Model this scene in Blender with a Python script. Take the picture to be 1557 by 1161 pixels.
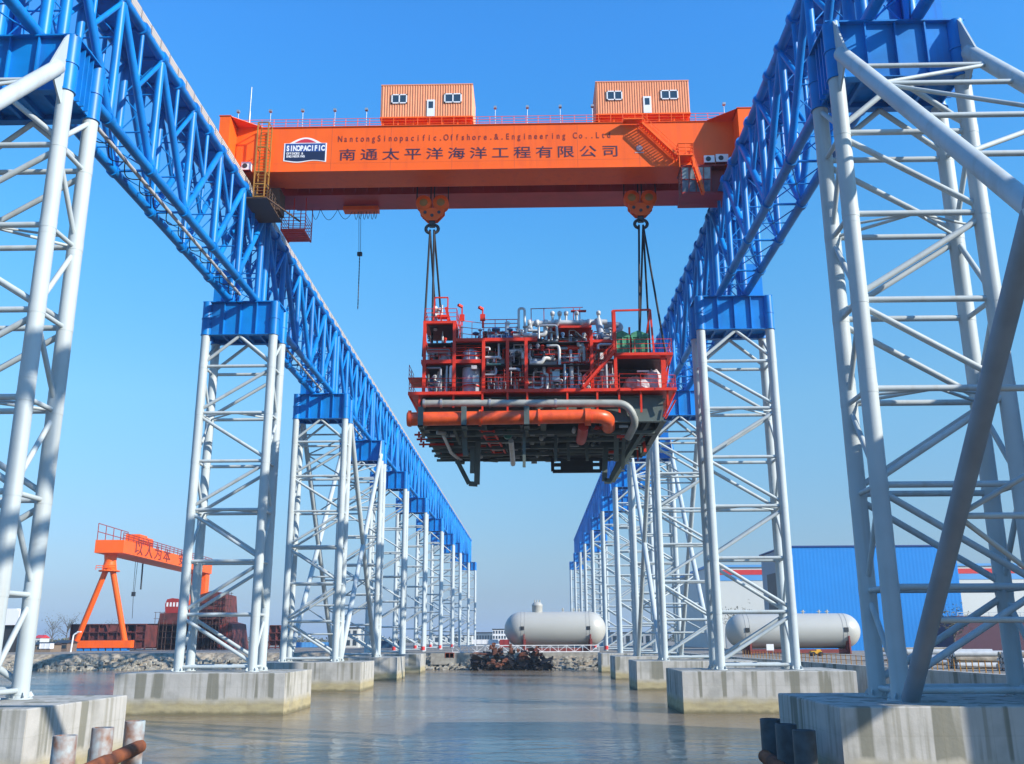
import bpy, math, random
from mathutils import Vector, Matrix
for o in list(bpy.data.objects): bpy.data.objects.remove(o)
sc = bpy.context.scene
col = sc.collection
# ---------------------------------------------------------------- camera
CF, CTH, CA, CR, CH = 1448.37, 0.2629, 0.0206, 0.0044, 7.5      # focal length in photo pixels, pitch, yaw, roll, height over the water
U = Vector((math.cos(CA), math.sin(CA), 0))
V = Vector((math.sin(CTH)*math.sin(CA), -math.sin(CTH)*math.cos(CA), math.cos(CTH)))
F = Vector((-math.cos(CTH)*math.sin(CA), math.cos(CTH)*math.cos(CA), math.sin(CTH)))
rt = U*math.cos(CR) - V*math.sin(CR); up = U*math.sin(CR) + V*math.cos(CR)
cam = bpy.data.objects.new('camera', bpy.data.cameras.new('camera')); col.objects.link(cam)
m = Matrix((rt, up, -F)).transposed().to_4x4(); m.translation = Vector((0, 0, CH)); cam.matrix_world = m
cam.data.sensor_fit = 'HORIZONTAL'; cam.data.sensor_width = 36; cam.data.lens = CF/1557*36
cam.data.clip_start = 0.5; cam.data.clip_end = 8000
sc.camera = cam
def at(x, y, Y):                     # world point that stands at depth Y where the photo shows x, y
    dx, dy = x-778.5, 580.5-y
    d = rt*dx + up*dy + F*CF
    d *= Y/d.y
    return Vector((d.x, d.y, d.z+CH))
# ---------------------------------------------------------------- light
AZX, AZY, EL = 0.872, -0.490, 28.4
world = bpy.data.worlds.new('World'); sc.world = world; world.use_nodes = True
nt = world.node_tree; bg = nt.nodes['Background']
sky = nt.nodes.new('ShaderNodeTexSky'); sky.sky_type = 'NISHITA'; sky.sun_disc = False
sky.sun_elevation = math.radians(EL); sky.sun_rotation = math.atan2(AZX, AZY)
sky.air_density = 1.0; sky.dust_density = 0.35; sky.ozone_density = 4.0; sky.altitude = 0
# deep, slightly violet-free winter sky: the physical sky graded by elevation (clear dark zenith, pale haze at the horizon)
GR = [(0.007, (.405, .536, .895)), (.0415, (.482, .551, .744)), (.077, (.597, .664, .764)), (.126, (.685, .823, .872)), (.233, (.82, 1.164, 1.15)), (.376, (.656, 1.398, 1.567)), (.497, (.515, 1.446, 1.897)), (.571, (.509, 1.475, 2.095)), (.70, (.50, 1.47, 2.15))]
tcw = nt.nodes.new('ShaderNodeTexCoord'); sx = nt.nodes.new('ShaderNodeSeparateXYZ'); nt.links.new(tcw.outputs['Generated'], sx.inputs[0])
cr = nt.nodes.new('ShaderNodeValToRGB'); nt.links.new(sx.outputs[2], cr.inputs[0])
while len(cr.color_ramp.elements) < len(GR): cr.color_ramp.elements.new(1.0)
for e, (z, c) in zip(cr.color_ramp.elements, GR): e.position = z
for e, (z, c) in zip(cr.color_ramp.elements, GR): e.color = (c[0]/2.5, c[1]/2.5, c[2]/2.5, 1)
mu = nt.nodes.new('ShaderNodeVectorMath'); mu.operation = 'MULTIPLY'; nt.links.new(sky.outputs[0], mu.inputs[0]); nt.links.new(cr.outputs[0], mu.inputs[1])
m2 = nt.nodes.new('ShaderNodeVectorMath'); m2.operation = 'SCALE'; m2.inputs['Scale'].default_value = 2.5; nt.links.new(mu.outputs[0], m2.inputs[0]); nt.links.new(m2.outputs[0], bg.inputs['Color'])
bg.inputs['Strength'].default_value = 0.122
sl = bpy.data.lights.new('sun', 'SUN'); sl.energy = 5.0; sl.angle = math.radians(0.53); sl.color = (1.0, 0.93, 0.82)
so = bpy.data.objects.new('sun', sl); col.objects.link(so)
ce = math.cos(math.radians(EL)); d = Vector((AZX*ce, AZY*ce, math.sin(math.radians(EL))))
so.rotation_euler = d.to_track_quat('Z', 'Y').to_euler(); so.location = (100, -100, 150)
sc.view_settings.view_transform = 'Standard'; sc.view_settings.look = 'None'
sc.view_settings.exposure = 0.45; sc.view_settings.gamma = 1
# ---------------------------------------------------------------- materials
MT = {}
def mat(name, c, rough=0.5, metal=0.0, var=0.12, scale=0.6, c2=None, streak=0.0, bump=0.0, spec=0.5, stain=None):
    if name in MT: return MT[name]
    M = bpy.data.materials.new(name); M.use_nodes = True; t = M.node_tree; b = t.nodes['Principled BSDF']
    b.inputs['Roughness'].default_value = rough; b.inputs['Metallic'].default_value = metal
    b.inputs['Specular IOR Level'].default_value = spec
    tc = t.nodes.new('ShaderNodeNewGeometry')
    n = t.nodes.new('ShaderNodeTexNoise'); n.inputs['Scale'].default_value = scale; n.inputs['Detail'].default_value = 5
    t.links.new(tc.outputs['Position'], n.inputs['Vector'])
    r = t.nodes.new('ShaderNodeMapRange'); r.inputs[1].default_value = 0.35; r.inputs[2].default_value = 0.7
    t.links.new(n.outputs['Fac'], r.inputs[0])
    mx = t.nodes.new('ShaderNodeMix'); mx.data_type = 'RGBA'
    a = c; bb = c2 if c2 else tuple(v*(1-var) for v in c)
    mx.inputs['A'].default_value = (*a, 1); mx.inputs['B'].default_value = (*bb, 1)
    t.links.new(r.outputs[0], mx.inputs['Factor'])
    out = mx.outputs['Result']
    if streak:
        mp = t.nodes.new('ShaderNodeMapping'); mp.inputs['Scale'].default_value = (1.3, 1.3, 0.06)
        t.links.new(tc.outputs['Position'], mp.inputs['Vector'])
        n2 = t.nodes.new('ShaderNodeTexNoise'); n2.inputs['Scale'].default_value = 1.0; n2.inputs['Detail'].default_value = 4
        t.links.new(mp.outputs[0], n2.inputs['Vector'])
        r2 = t.nodes.new('ShaderNodeMapRange'); r2.inputs[1].default_value = 0.54; r2.inputs[2].default_value = 0.66; r2.inputs[4].default_value = streak
        t.links.new(n2.outputs['Fac'], r2.inputs[0])
        m2 = t.nodes.new('ShaderNodeMix'); m2.data_type = 'RGBA'; m2.inputs['B'].default_value = (*(stain or tuple(v*0.35 for v in c)), 1)
        t.links.new(r2.outputs[0], m2.inputs['Factor']); t.links.new(out, m2.inputs['A']); out = m2.outputs['Result']
    t.links.new(out, b.inputs['Base Color'])
    if bump:
        bp = t.nodes.new('ShaderNodeBump'); bp.inputs['Strength'].default_value = bump; bp.inputs['Distance'].default_value = 0.05
        n3 = t.nodes.new('ShaderNodeTexNoise'); n3.inputs['Scale'].default_value = 5; n3.inputs['Detail'].default_value = 6
        t.links.new(tc.outputs['Position'], n3.inputs['Vector']); t.links.new(n3.outputs['Fac'], bp.inputs['Height']); t.links.new(bp.outputs[0], b.inputs['Normal'])
    MT[name] = M; return M
WHITE = mat('white_paint', (0.47, 0.53, 0.545), 0.55, var=0.16, scale=0.3, streak=0.30, stain=(0.34, 0.32, 0.27), spec=0.4)
BLUE = mat('blue_paint', (0.002, 0.225, 0.66), 0.42, c2=(0.002, 0.145, 0.44), spec=0.35, scale=0.28, streak=0.30, stain=(0.02, 0.08, 0.25))
ORANGE = mat('orange_paint', (0.92, 0.130, 0.008), 0.5, c2=(0.84, 0.112, 0.008), scale=0.25, spec=0.3, streak=0.28, stain=(0.66, 0.085, 0.02))
CABO = mat('cabin_orange_sheet', (0.80, 0.30, 0.14), 0.55, var=0.1, scale=1.2)
DRED = mat('dark_red_paint', (0.34, 0.022, 0.018), 0.5, var=0.3, scale=0.6)
REDM = mat('module_red_paint', (0.74, 0.040, 0.012), 0.45, spec=0.35, c2=(0.52, 0.028, 0.012), scale=0.8)
GREYG = mat('green_grey_primer', (0.10, 0.13, 0.12), 0.55, var=0.35, scale=0.5)
DARK = mat('dark_steel', (0.03, 0.035, 0.04), 0.5, var=0.4)
BLACK = mat('black_rubber', (0.012, 0.012, 0.014), 0.6)
GALV = mat('galvanised_steel', (0.42, 0.43, 0.44), 0.4, 0.5, var=0.25, scale=1.5)
PIPEW = mat('pale_grey_pipe_paint', (0.52, 0.53, 0.52), 0.4, var=0.2, scale=1.5)
VESG = mat('blue_grey_vessel_paint', (0.30, 0.34, 0.40), 0.45, var=0.15)
PBLUE = mat('blue_insulation_wrap', (0.06, 0.17, 0.34), 0.5, var=0.3, scale=3)
PIPEO = mat('orange_pipe_paint', (0.80, 0.105, 0.02), 0.38, c2=(0.60, 0.07, 0.018), scale=1.6)
GREEN = mat('green_tarpaulin', (0.06, 0.30, 0.16), 0.7, var=0.5, scale=2.5, bump=0.6)
TARP = mat('white_tarpaulin', (0.55, 0.50, 0.50), 0.7, var=0.4, scale=2.5, bump=0.8)
YEL = mat('yellow_paint', (0.40, 0.19, 0.03), 0.5, var=0.3)
GLASS = mat('dark_window_glass', (0.03, 0.05, 0.07), 0.08, spec=0.9)
PALEG = mat('pale_reflecting_glass', (0.10, 0.15, 0.18), 0.12, c2=(.26, .32, .36), scale=1.4, spec=0.9)
UPVC = mat('white_window_frame', (0.78, 0.78, 0.78), 0.4, var=0.05)
TANK = mat('tank_grey_primer', (0.43, 0.425, 0.385), 0.42, var=0.08, scale=0.15)
RUST = mat('rusty_steel', (0.26, 0.075, 0.022), 0.8, c2=(0.07, 0.022, 0.012), scale=1.2, bump=0.5)
RUSTW = mat('rusty_pale_paint', (0.33, 0.38, 0.39), 0.65, c2=(0.20, 0.08, 0.035), scale=1.5, streak=0.8, stain=(0.20, 0.075, 0.03), bump=0.3)
HULLR = mat('dark_red_hull_primer', (0.15, 0.032, 0.026), 0.7, c2=(0.045, 0.016, 0.016), scale=0.45)
NAVY = mat('navy_lettering', (0.022, 0.014, 0.05), 0.6, c2=(0.09, 0.02, 0.04), scale=1.3)
MAROON = mat('maroon_lettering', (0.16, 0.012, 0.015), 0.6, c2=(0.24, 0.025, 0.016), scale=1.6)
GPIPE = mat('shaded_grey_pipe', (0.36, 0.37, 0.34), 0.5, c2=(0.24, 0.25, 0.23), scale=0.9)  # greyer than the pale pipes, with the header pipe's shade mixed in
LOGOB = mat('logo_blue', (0.02, 0.07, 0.26), 0.45); LOGON = mat('logo_navy', (0.012, 0.02, 0.06), 0.45)
LOGOW = mat('logo_white', (0.8, 0.8, 0.8), 0.45, var=0.03); LOGOR = mat('logo_red', (0.62, 0.03, 0.05), 0.45)
REDP = mat('signal_red_paint', (0.6, 0.03, 0.03), 0.5)
SHEDB = mat('blue_shed_sheet', (0.004, 0.215, 0.60), 0.8, var=0.06, scale=0.1)
SHEDW = mat('cream_shed_sheet', (0.58, 0.59, 0.55), 0.55, var=0.06, scale=0.1)
SHEDG = mat('grey_shed_sheet', (0.30, 0.33, 0.36), 0.55, var=0.08, scale=0.1)
LBLUE = mat('light_blue_sheet', (0.10, 0.32, 0.62), 0.5, var=0.08, scale=0.1)
STONE = mat('bank_stone', (0.34, 0.29, 0.22), 0.9, c2=(0.15, 0.125, 0.09), scale=0.9, bump=1.0)
TREEM = mat('grey_green_twigs', (0.10, 0.12, 0.07), 0.9, c2=(0.16, 0.14, 0.10), scale=0.8)
BARK = mat('grey_bark', (0.14, 0.12, 0.10), 0.9)
# concrete with tidal band
def concrete_mat():
    M = bpy.data.materials.new('weathered_concrete'); M.use_nodes = True; t = M.node_tree; b = t.nodes['Principled BSDF']; L = t.links.new
    b.inputs['Roughness'].default_value = 0.85
    g = t.nodes.new('ShaderNodeNewGeometry'); sep = t.nodes.new('ShaderNodeSeparateXYZ'); L(g.outputs['Position'], sep.inputs[0])
    def noise(scale, sx=1, sy=1, sz=1, det=5):
        mp = t.nodes.new('ShaderNodeMapping'); mp.inputs['Scale'].default_value = (sx, sy, sz); L(g.outputs['Position'], mp.inputs['Vector'])
        n = t.nodes.new('ShaderNodeTexNoise'); n.inputs['Scale'].default_value = scale; n.inputs['Detail'].default_value = det; L(mp.outputs[0], n.inputs['Vector']); return n.outputs['Fac']
    def mr(x, a, b_, lo=0, hi=1):
        r = t.nodes.new('ShaderNodeMapRange'); r.inputs[1].default_value = a; r.inputs[2].default_value = b_; r.inputs[3].default_value = lo; r.inputs[4].default_value = hi; L(x, r.inputs[0]); return r.outputs[0]
    def mixc(f, A, B):
        x = t.nodes.new('ShaderNodeMix'); x.data_type = 'RGBA'; L(f, x.inputs['Factor'])
        for s, k in ((A, 'A'), (B, 'B')):
            if isinstance(s, tuple): x.inputs[k].default_value = (*s, 1)
            else: L(s, x.inputs[k])
        return x.outputs['Result']
    def mul(a, b_):
        x = t.nodes.new('ShaderNodeMath'); x.operation = 'MULTIPLY'; L(a, x.inputs[0]); L(b_, x.inputs[1]); return x.outputs[0]
    c = mixc(mr(noise(0.7), 0.3, 0.7), (0.50, 0.485, 0.45), (0.42, 0.41, 0.38))
    add = t.nodes.new('ShaderNodeMath'); add.operation = 'ADD'; L(sep.outputs[2], add.inputs[0]); L(mr(noise(0.9, 1, 1, .6), 0, 1, -0.35, 0.35), add.inputs[1])
    topm = mr(add.outputs[0], 1.45, 1.75)                                           # streaks end at the tide mark
    st = mr(noise(1.0, 0.62, 0.62, 0.03, 2.5), 0.57, 0.60, 0, 0.78)
    c = mixc(mul(st, topm), c, (0.14, 0.14, 0.10))
    st2 = mr(noise(1.0, 2.3, 2.3, 0.07, 5), 0.50, 0.62, 0, 0.62)
    c = mixc(mul(st2, topm), c, (0.25, 0.24, 0.19))
    tide = mr(add.outputs[0], 1.75, 1.0)
    c = mixc(tide, c, mixc(mr(noise(0.8, 1, 1, 3), 0.35, 0.7), (0.44, 0.38, 0.22), (0.34, 0.29, 0.17)))
    c = mixc(mr(add.outputs[0], 0.45, 0.15, 0, 0.75), c, (0.11, 0.10, 0.055))
    c = mixc(mr(noise(0.35, 1, 1, 1, 8), 0.52, 0.66, 0, 0.35), c, (0.20, 0.20, 0.17))
    # board marks of the formwork
    ad = t.nodes.new('ShaderNodeMath'); ad.operation = 'ADD'; L(sep.outputs[0], ad.inputs[0]); L(sep.outputs[1], ad.inputs[1])
    cb = t.nodes.new('ShaderNodeCombineXYZ'); L(ad.outputs[0], cb.inputs[0]); L(sep.outputs[2], cb.inputs[1])
    bk = t.nodes.new('ShaderNodeTexBrick'); L(cb.outputs[0], bk.inputs['Vector']); bk.offset = 0.0; bk.inputs['Scale'].default_value = 1.0; bk.inputs['Brick Width'].default_value = 2.44; bk.inputs['Row Height'].default_value = 1.37
    bk.inputs['Mortar Size'].default_value = 0.025; bk.inputs['Color1'].default_value = (1, 1, 1, 1); bk.inputs['Color2'].default_value = (.93, .93, .93, 1); bk.inputs['Mortar'].default_value = (.89, .89, .87, 1)
    ml = t.nodes.new('ShaderNodeMix'); ml.data_type = 'RGBA'; ml.blend_type = 'MULTIPLY'; ml.inputs['Factor'].default_value = 1.0; L(c, ml.inputs['A']); L(bk.outputs['Color'], ml.inputs['B']); c = ml.outputs['Result']
    L(c, b.inputs['Base Color'])
    bp = t.nodes.new('ShaderNodeBump'); bp.inputs['Strength'].default_value = 0.35; bp.inputs['Distance'].default_value = 0.04; L(noise(4, 1, 1, 1, 8), bp.inputs['Height']); L(bp.outputs[0], b.inputs['Normal'])
    return M
CONC = concrete_mat()
def ground_mat(name, c1, c2, c3):
    M = bpy.data.materials.new(name); M.use_nodes = True; t = M.node_tree; b = t.nodes['Principled BSDF']; L = t.links.new
    b.inputs['Roughness'].default_value = 0.95
    g = t.nodes.new('ShaderNodeNewGeometry')
    n = t.nodes.new('ShaderNodeTexNoise'); n.inputs['Scale'].default_value = 0.08; n.inputs['Detail'].default_value = 8; L(g.outputs['Position'], n.inputs['Vector'])
    v = t.nodes.new('ShaderNodeTexVoronoi'); v.inputs['Scale'].default_value = 1.1; L(g.outputs['Position'], v.inputs['Vector'])
    cr = t.nodes.new('ShaderNodeValToRGB'); e = cr.color_ramp.elements; e[0].position = 0.35; e[0].color = (*c1, 1); e[1].position = 0.65; e[1].color = (*c2, 1); L(n.outputs['Fac'], cr.inputs[0])
    mx = t.nodes.new('ShaderNodeMix'); mx.data_type = 'RGBA'; L(cr.outputs[0], mx.inputs['A']); mx.inputs['B'].default_value = (*c3, 1)
    r = t.nodes.new('ShaderNodeMapRange'); r.inputs[1].default_value = 0.3; r.inputs[2].default_value = 0.9; L(v.outputs['Distance'], r.inputs[0]); L(r.outputs[0], mx.inputs['Factor'])
    L(mx.outputs['Result'], b.inputs['Base Color'])
    bp = t.nodes.new('ShaderNodeBump'); bp.inputs['Distance'].default_value = 0.3; bp.inputs['Strength'].default_value = 0.8; bp.invert = True; L(v.outputs['Distance'], bp.inputs['Height']); L(bp.outputs[0], b.inputs['Normal'])
    return M
LANDM = ground_mat('yard_gravel', (0.24, 0.21, 0.17), (0.32, 0.29, 0.24), (0.15, 0.13, 0.11))
def water_mat():
    M = bpy.data.materials.new('muddy_river_water'); M.use_nodes = True; t = M.node_tree; b = t.nodes['Principled BSDF']; L = t.links.new
    g = t.nodes.new('ShaderNodeNewGeometry')
    b.inputs['Roughness'].default_value = 0.13; b.inputs['IOR'].default_value = 1.30
    def nz(sc_, x, y, det, dist=0.0):
        mp = t.nodes.new('ShaderNodeMapping'); mp.inputs['Scale'].default_value = (x, y, 1); L(g.outputs['Position'], mp.inputs['Vector'])
        n = t.nodes.new('ShaderNodeTexNoise'); n.inputs['Scale'].default_value = sc_; n.inputs['Detail'].default_value = det; n.inputs['Distortion'].default_value = dist; L(mp.outputs[0], n.inputs['Vector']); return n.outputs['Fac']
    mx = t.nodes.new('ShaderNodeMix'); mx.data_type = 'RGBA'; mx.inputs['A'].default_value = (0.25, 0.19, 0.13, 1); mx.inputs['B'].default_value = (0.17, 0.135, 0.095, 1)
    L(nz(0.05, 1, 0.5, 4), mx.inputs['Factor']); L(mx.outputs['Result'], b.inputs['Base Color'])
    b1 = t.nodes.new('ShaderNodeBump'); b1.inputs['Distance'].default_value = 0.12; b1.inputs['Strength'].default_value = 1.0; L(nz(0.55, 0.6, 1.0, 3, .6), b1.inputs['Height'])
    # smooth slicks and wind-ruffled patches
    pr = t.nodes.new('ShaderNodeMapRange'); pr.inputs[1].default_value = 0.40; pr.inputs[2].default_value = 0.62; pr.inputs[3].default_value = 0.06; pr.inputs[4].default_value = 1.0
    L(nz(0.06, 0.28, 1.3, 4, .8), pr.inputs[0])
    b2 = t.nodes.new('ShaderNodeBump'); b2.inputs['Distance'].default_value = 0.10; L(pr.outputs[0], b2.inputs['Strength']); L(nz(2.6, 0.7, 1.2, 5, .3), b2.inputs['Height']); L(b1.outputs[0], b2.inputs['Normal'])
    L(b2.outputs[0], b.inputs['Normal'])
    return M
WATER = water_mat()
def grating_mat():
    M = bpy.data.materials.new('walkway_grating'); M.use_nodes = True; t = M.node_tree; b = t.nodes['Principled BSDF']; L = t.links.new
    b.inputs['Roughness'].default_value = 0.7
    g = t.nodes.new('ShaderNodeNewGeometry'); w = t.nodes.new('ShaderNodeTexWave'); w.bands_direction = 'Z'; w.inputs['Scale'].default_value = 1.15; L(g.outputs['Position'], w.inputs['Vector'])
    mx = t.nodes.new('ShaderNodeMix'); mx.data_type = 'RGBA'; mx.inputs['A'].default_value = (0.62, 0.56, 0.52, 1); mx.inputs['B'].default_value = (0.20, 0.17, 0.15, 1); L(w.outputs['Fac'], mx.inputs['Factor']); L(mx.outputs['Result'], b.inputs['Base Color'])
    return M
GRATE = grating_mat()
# ---------------------------------------------------------------- mesh helpers
class MB:
    def __init__(s): s.v = []; s.f = []; s.sm = []
    def add(s, vs, fs, smooth=False):
        n = len(s.v); s.v += [tuple(v) for v in vs]; s.f += [tuple(i+n for i in f) for f in fs]; s.sm += [smooth]*len(fs)
    def box(s, a, b):
        x0, y0, z0 = (min(a[i], b[i]) for i in range(3)); x1, y1, z1 = (max(a[i], b[i]) for i in range(3))
        s.add([(x0,y0,z0),(x1,y0,z0),(x1,y1,z0),(x0,y1,z0),(x0,y0,z1),(x1,y0,z1),(x1,y1,z1),(x0,y1,z1)],
              [(3,2,1,0),(4,5,6,7),(0,1,5,4),(1,2,6,5),(2,3,7,6),(3,0,4,7)]); return s
    def cb(s, c, w, d, h): return s.box((c[0]-w/2, c[1]-d/2, c[2]-h/2), (c[0]+w/2, c[1]+d/2, c[2]+h/2))
    def frame(s, p, q):
        w = (q-p).normalized(); a = Vector((0, 0, 1)) if abs(w.z) < 0.95 else Vector((1, 0, 0))
        u = w.cross(a).normalized(); return u, u.cross(w).normalized()
    def tube(s, p, q, r, n=12, r2=None, cap=True):
        p = Vector(p); q = Vector(q); r2 = r if r2 is None else r2; u, v = s.frame(p, q)
        cs = [(math.cos(2*math.pi*i/n), math.sin(2*math.pi*i/n)) for i in range(n)]
        vs = [p+(u*c+v*t)*r for c, t in cs]+[q+(u*c+v*t)*r2 for c, t in cs]
        s.add(vs, [(i, (i+1) % n, n+(i+1) % n, n+i) for i in range(n)], True)
        if cap:
            s.add([vs[i] for i in range(n)], [tuple(range(n-1, -1, -1))]); s.add([vs[n+i] for i in range(n)], [tuple(range(n))])
        return s
    def bar(s, p, q, w, h):
        p = Vector(p); q = Vector(q); u, v = s.frame(p, q); u = u*w/2; v = v*h/2
        s.add([p-u-v, p+u-v, p+u+v, p-u+v, q-u-v, q+u-v, q+u+v, q-u+v], [(3,2,1,0),(4,5,6,7),(0,1,5,4),(1,2,6,5),(2,3,7,6),(3,0,4,7)]); return s
    def path(s, pts, r, n=10, bend=0.0):
        pts = [Vector(p) for p in pts]
        if bend:
            o = [pts[0]]
            for i in range(1, len(pts)-1):
                a, b, c = pts[i-1], pts[i], pts[i+1]; k = min(bend, (a-b).length*.49, (c-b).length*.49)
                A = b+(a-b).normalized()*k; C = b+(c-b).normalized()*k
                for j in range(6):
                    t = j/5; o.append(A*(1-t)**2+b*2*t*(1-t)+C*t*t)
            o.append(pts[-1]); pts = o
        m = len(pts); rings = []; u = None
        for i, p in enumerate(pts):
            w = (pts[min(i+1, m-1)]-pts[max(i-1, 0)]).normalized()
            if u is None:
                a = Vector((0, 0, 1)) if abs(w.z) < 0.95 else Vector((1, 0, 0)); u = w.cross(a).normalized()
            else: u = (u-w*u.dot(w)).normalized()
            v = w.cross(u); rings += [p+(u*math.cos(2*math.pi*j/n)+v*math.sin(2*math.pi*j/n))*r for j in range(n)]
        fs = [(i*n+j, i*n+(j+1) % n, (i+1)*n+(j+1) % n, (i+1)*n+j) for i in range(m-1) for j in range(n)]
        s.add(rings, fs, True); s.add(rings[:n], [tuple(range(n-1, -1, -1))]); s.add(rings[-n:], [tuple(range(n))]); return s
    def lathe(s, c, axis, prof, n=32):
        w = Vector(axis).normalized(); a = Vector((0, 0, 1)) if abs(w.z) < 0.95 else Vector((1, 0, 0)); u = w.cross(a).normalized(); v = w.cross(u); c = Vector(c)
        rings = [c+w*t+(u*math.cos(2*math.pi*j/n)+v*math.sin(2*math.pi*j/n))*max(r, .001) for t, r in prof for j in range(n)]
        s.add(rings, [(i*n+j, i*n+(j+1) % n, (i+1)*n+(j+1) % n, (i+1)*n+j) for i in range(len(prof)-1) for j in range(n)], True); return s
    def prism(s, pts, dv):               # planar polygon pushed along dv
        pts = [Vector(p) for p in pts]; dv = Vector(dv); n = len(pts)
        s.add(pts+[p+dv for p in pts], [tuple(range(n-1, -1, -1)), tuple(range(n, 2*n))]+[(i, (i+1) % n, n+(i+1) % n, n+i) for i in range(n)]); return s
    def rail(s, pts, h=1.1, n=3, r=0.03, post=1.5, fr=6):
        pts = [Vector(p) for p in pts]
        for a, b in zip(pts, pts[1:]):
            for k in range(n): z = Vector((0, 0, h*(k+1)/n)); s.tube(a+z, b+z, r, fr)
            m = max(1, round((b-a).length/post))
            for k in range(m+1):
                p = a.lerp(b, k/m); s.tube(p, p+Vector((0, 0, h)), r, fr)
        return s
    def mesh(s, name, mt, o=(0, 0, 0)):
        me = bpy.data.meshes.new(name); o = Vector(o)
        me.from_pydata([tuple(Vector(v)-o) for v in s.v], [], s.f); me.polygons.foreach_set('use_smooth', s.sm)
        me.materials.append(mt); me.update(); return me
    def build(s, name, mt, parent=None, local=False):
        o = Vector((0, 0, 0)) if (local or parent is None) else worldpos(parent)
        ob = bpy.data.objects.new(name, s.mesh(name, mt, o)); col.objects.link(ob)
        if parent: ob.parent = parent
        return ob
def worldpos(o):
    p = Vector(o.location)
    while o.parent: o = o.parent; p += Vector(o.location)
    return p
def thing(name, label, cat, loc=(0, 0, 0), group=None):
    o = bpy.data.objects.new(name, None); col.objects.link(o); o.location = loc; o.empty_display_size = 0.5
    return tag(o, label, cat, group)
def tag(o, label, cat, group=None):
    o['label'] = label; o['category'] = cat
    if group: o['group'] = group
    return o
def kind(o, k='structure'): o['kind'] = k; return o
def base(o, p):                          # move a single-mesh thing's origin to its base
    p = Vector(p); o.data.transform(Matrix.Translation(-p)); o.location = p; return o
def kids(o): return [c for c in bpy.data.objects if c.parent == o]
def copy_tree(o, parent=None):
    c = o.copy(); col.objects.link(c)
    if parent: c.parent = parent
    for k in kids(o): copy_tree(k, c)
    return c
GL = {}
def glyph(ch, off=0.0):
    k = (ch, off)
    if k in GL: return GL[k]
    cu = bpy.data.curves.new('g', 'FONT'); cu.body = ch; cu.extrude = 0.01; cu.offset = off
    ob = bpy.data.objects.new('g', cu); col.objects.link(ob); dg = bpy.context.evaluated_depsgraph_get(); dg.update()
    me = bpy.data.meshes.new_from_object(ob.evaluated_get(dg))
    vs = [v.co.copy() for v in me.vertices]; fs = [tuple(p.vertices) for p in me.polygons]
    bpy.data.objects.remove(ob); bpy.data.meshes.remove(me); GL[k] = (vs, fs); return GL[k]
def put_glyph(mb, ch, o, ex, ez, sx, sz, nrm, th=0.03, off=0.0, x0=None):
    vs, fs = glyph(ch, off)
    if not vs: return
    ex = Vector(ex); ez = Vector(ez); nrm = Vector(nrm); o = Vector(o)
    cx = (min(v.x for v in vs)+max(v.x for v in vs))/2 if x0 is None else x0
    mb.add([o+ex*((v.x-cx)*sx)+ez*(v.y*sz)+nrm*(th*(0.5+v.z/0.02)) for v in vs], fs)
# ---------------------------------------------------------------- ground, water
shore = [(-900, 190), (-400, 215), (-200, 238), (-125, 250), (-87, 262), (-50, 256), (-24, 250), (0, 245), (16, 244), (27, 243), (31, 240), (33.6, 160), (37, 114), (40, 80), (43, 20), (50, -150)]
LZ = 4.0
def build_land():
    mb = MB(); n = len(shore); off = []
    for i, (x, y) in enumerate(shore):
        k = 7.0 if i < 9 else 0.0
        off.append((x, y+k))
    bed = [(x, y-4 if i < 9 else y, -3) for i, (x, y) in enumerate(shore)]; top = [(x, y, LZ) for x, y in off]
    bank = MB()
    # rough stone bank, subdivided
    random.seed(4)
    for i in range(9):
        a, b = Vector(bed[i]), Vector(bed[i+1]); c, d_ = Vector(top[i]), Vector(top[i+1]); L_ = (b-a).length
        nx = max(2, int(L_/1.2)) if L_ < 120 else int(L_/4); ny = 10
        vs = []
        for q in range(ny+1):
            for p in range(nx+1):
                t = p/nx; s_ = q/ny; v = a.lerp(b, t).lerp(c.lerp(d_, t), s_)
                h = 0.45*math.sin(v.x*.31)+0.35*math.sin(v.x*.83+1)
                if 0 < q < ny: v = v+Vector((random.uniform(-.3, .3), random.uniform(-.35, .35)-h*1.5*math.sin(s_*3.14), random.uniform(-.22, .22)))
                if q == 0 or q == ny: pass
                vs.append(v)
        bank.add(vs, [(q*(nx+1)+p, q*(nx+1)+p+1, (q+1)*(nx+1)+p+1, (q+1)*(nx+1)+p) for q in range(ny) for p in range(nx)])
    kind(bank.build('river_bank', STONE))
    poly = top[:]+[(6000, -150, LZ), (6000, 7000, LZ), (-6000, 7000, LZ), (-6000, 190, LZ)]
    mb.add(poly, [tuple(range(len(poly)))]); kind(mb.build('yard_ground', LANDM))
    q = MB()
    for i in range(9, n-1):
        a, b = shore[i], shore[i+1]
        q.add([(a[0], a[1], -3), (b[0], b[1], -3), (b[0], b[1], LZ+.35), (a[0], a[1], LZ+.35), (a[0]+1, a[1]+.0, LZ+.35), (b[0]+1, b[1], LZ+.35), (a[0]+1, a[1], LZ-.2), (b[0]+1, b[1], LZ-.2)],
              [(0, 1, 2, 3), (3, 2, 5, 4), (4, 5, 7, 6)])
    o = q.build('quay_wall', CONC); tag(o, 'long concrete quay wall below the rusty fence at the right edge of the water', 'quay wall')
    w = MB(); w.add([(-6000, -600, 0), (200, -600, 0), (200, 300, 0), (-6000, 300, 0)], [(0, 1, 2, 3)]); kind(w.build('water', WATER))
build_land()
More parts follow.
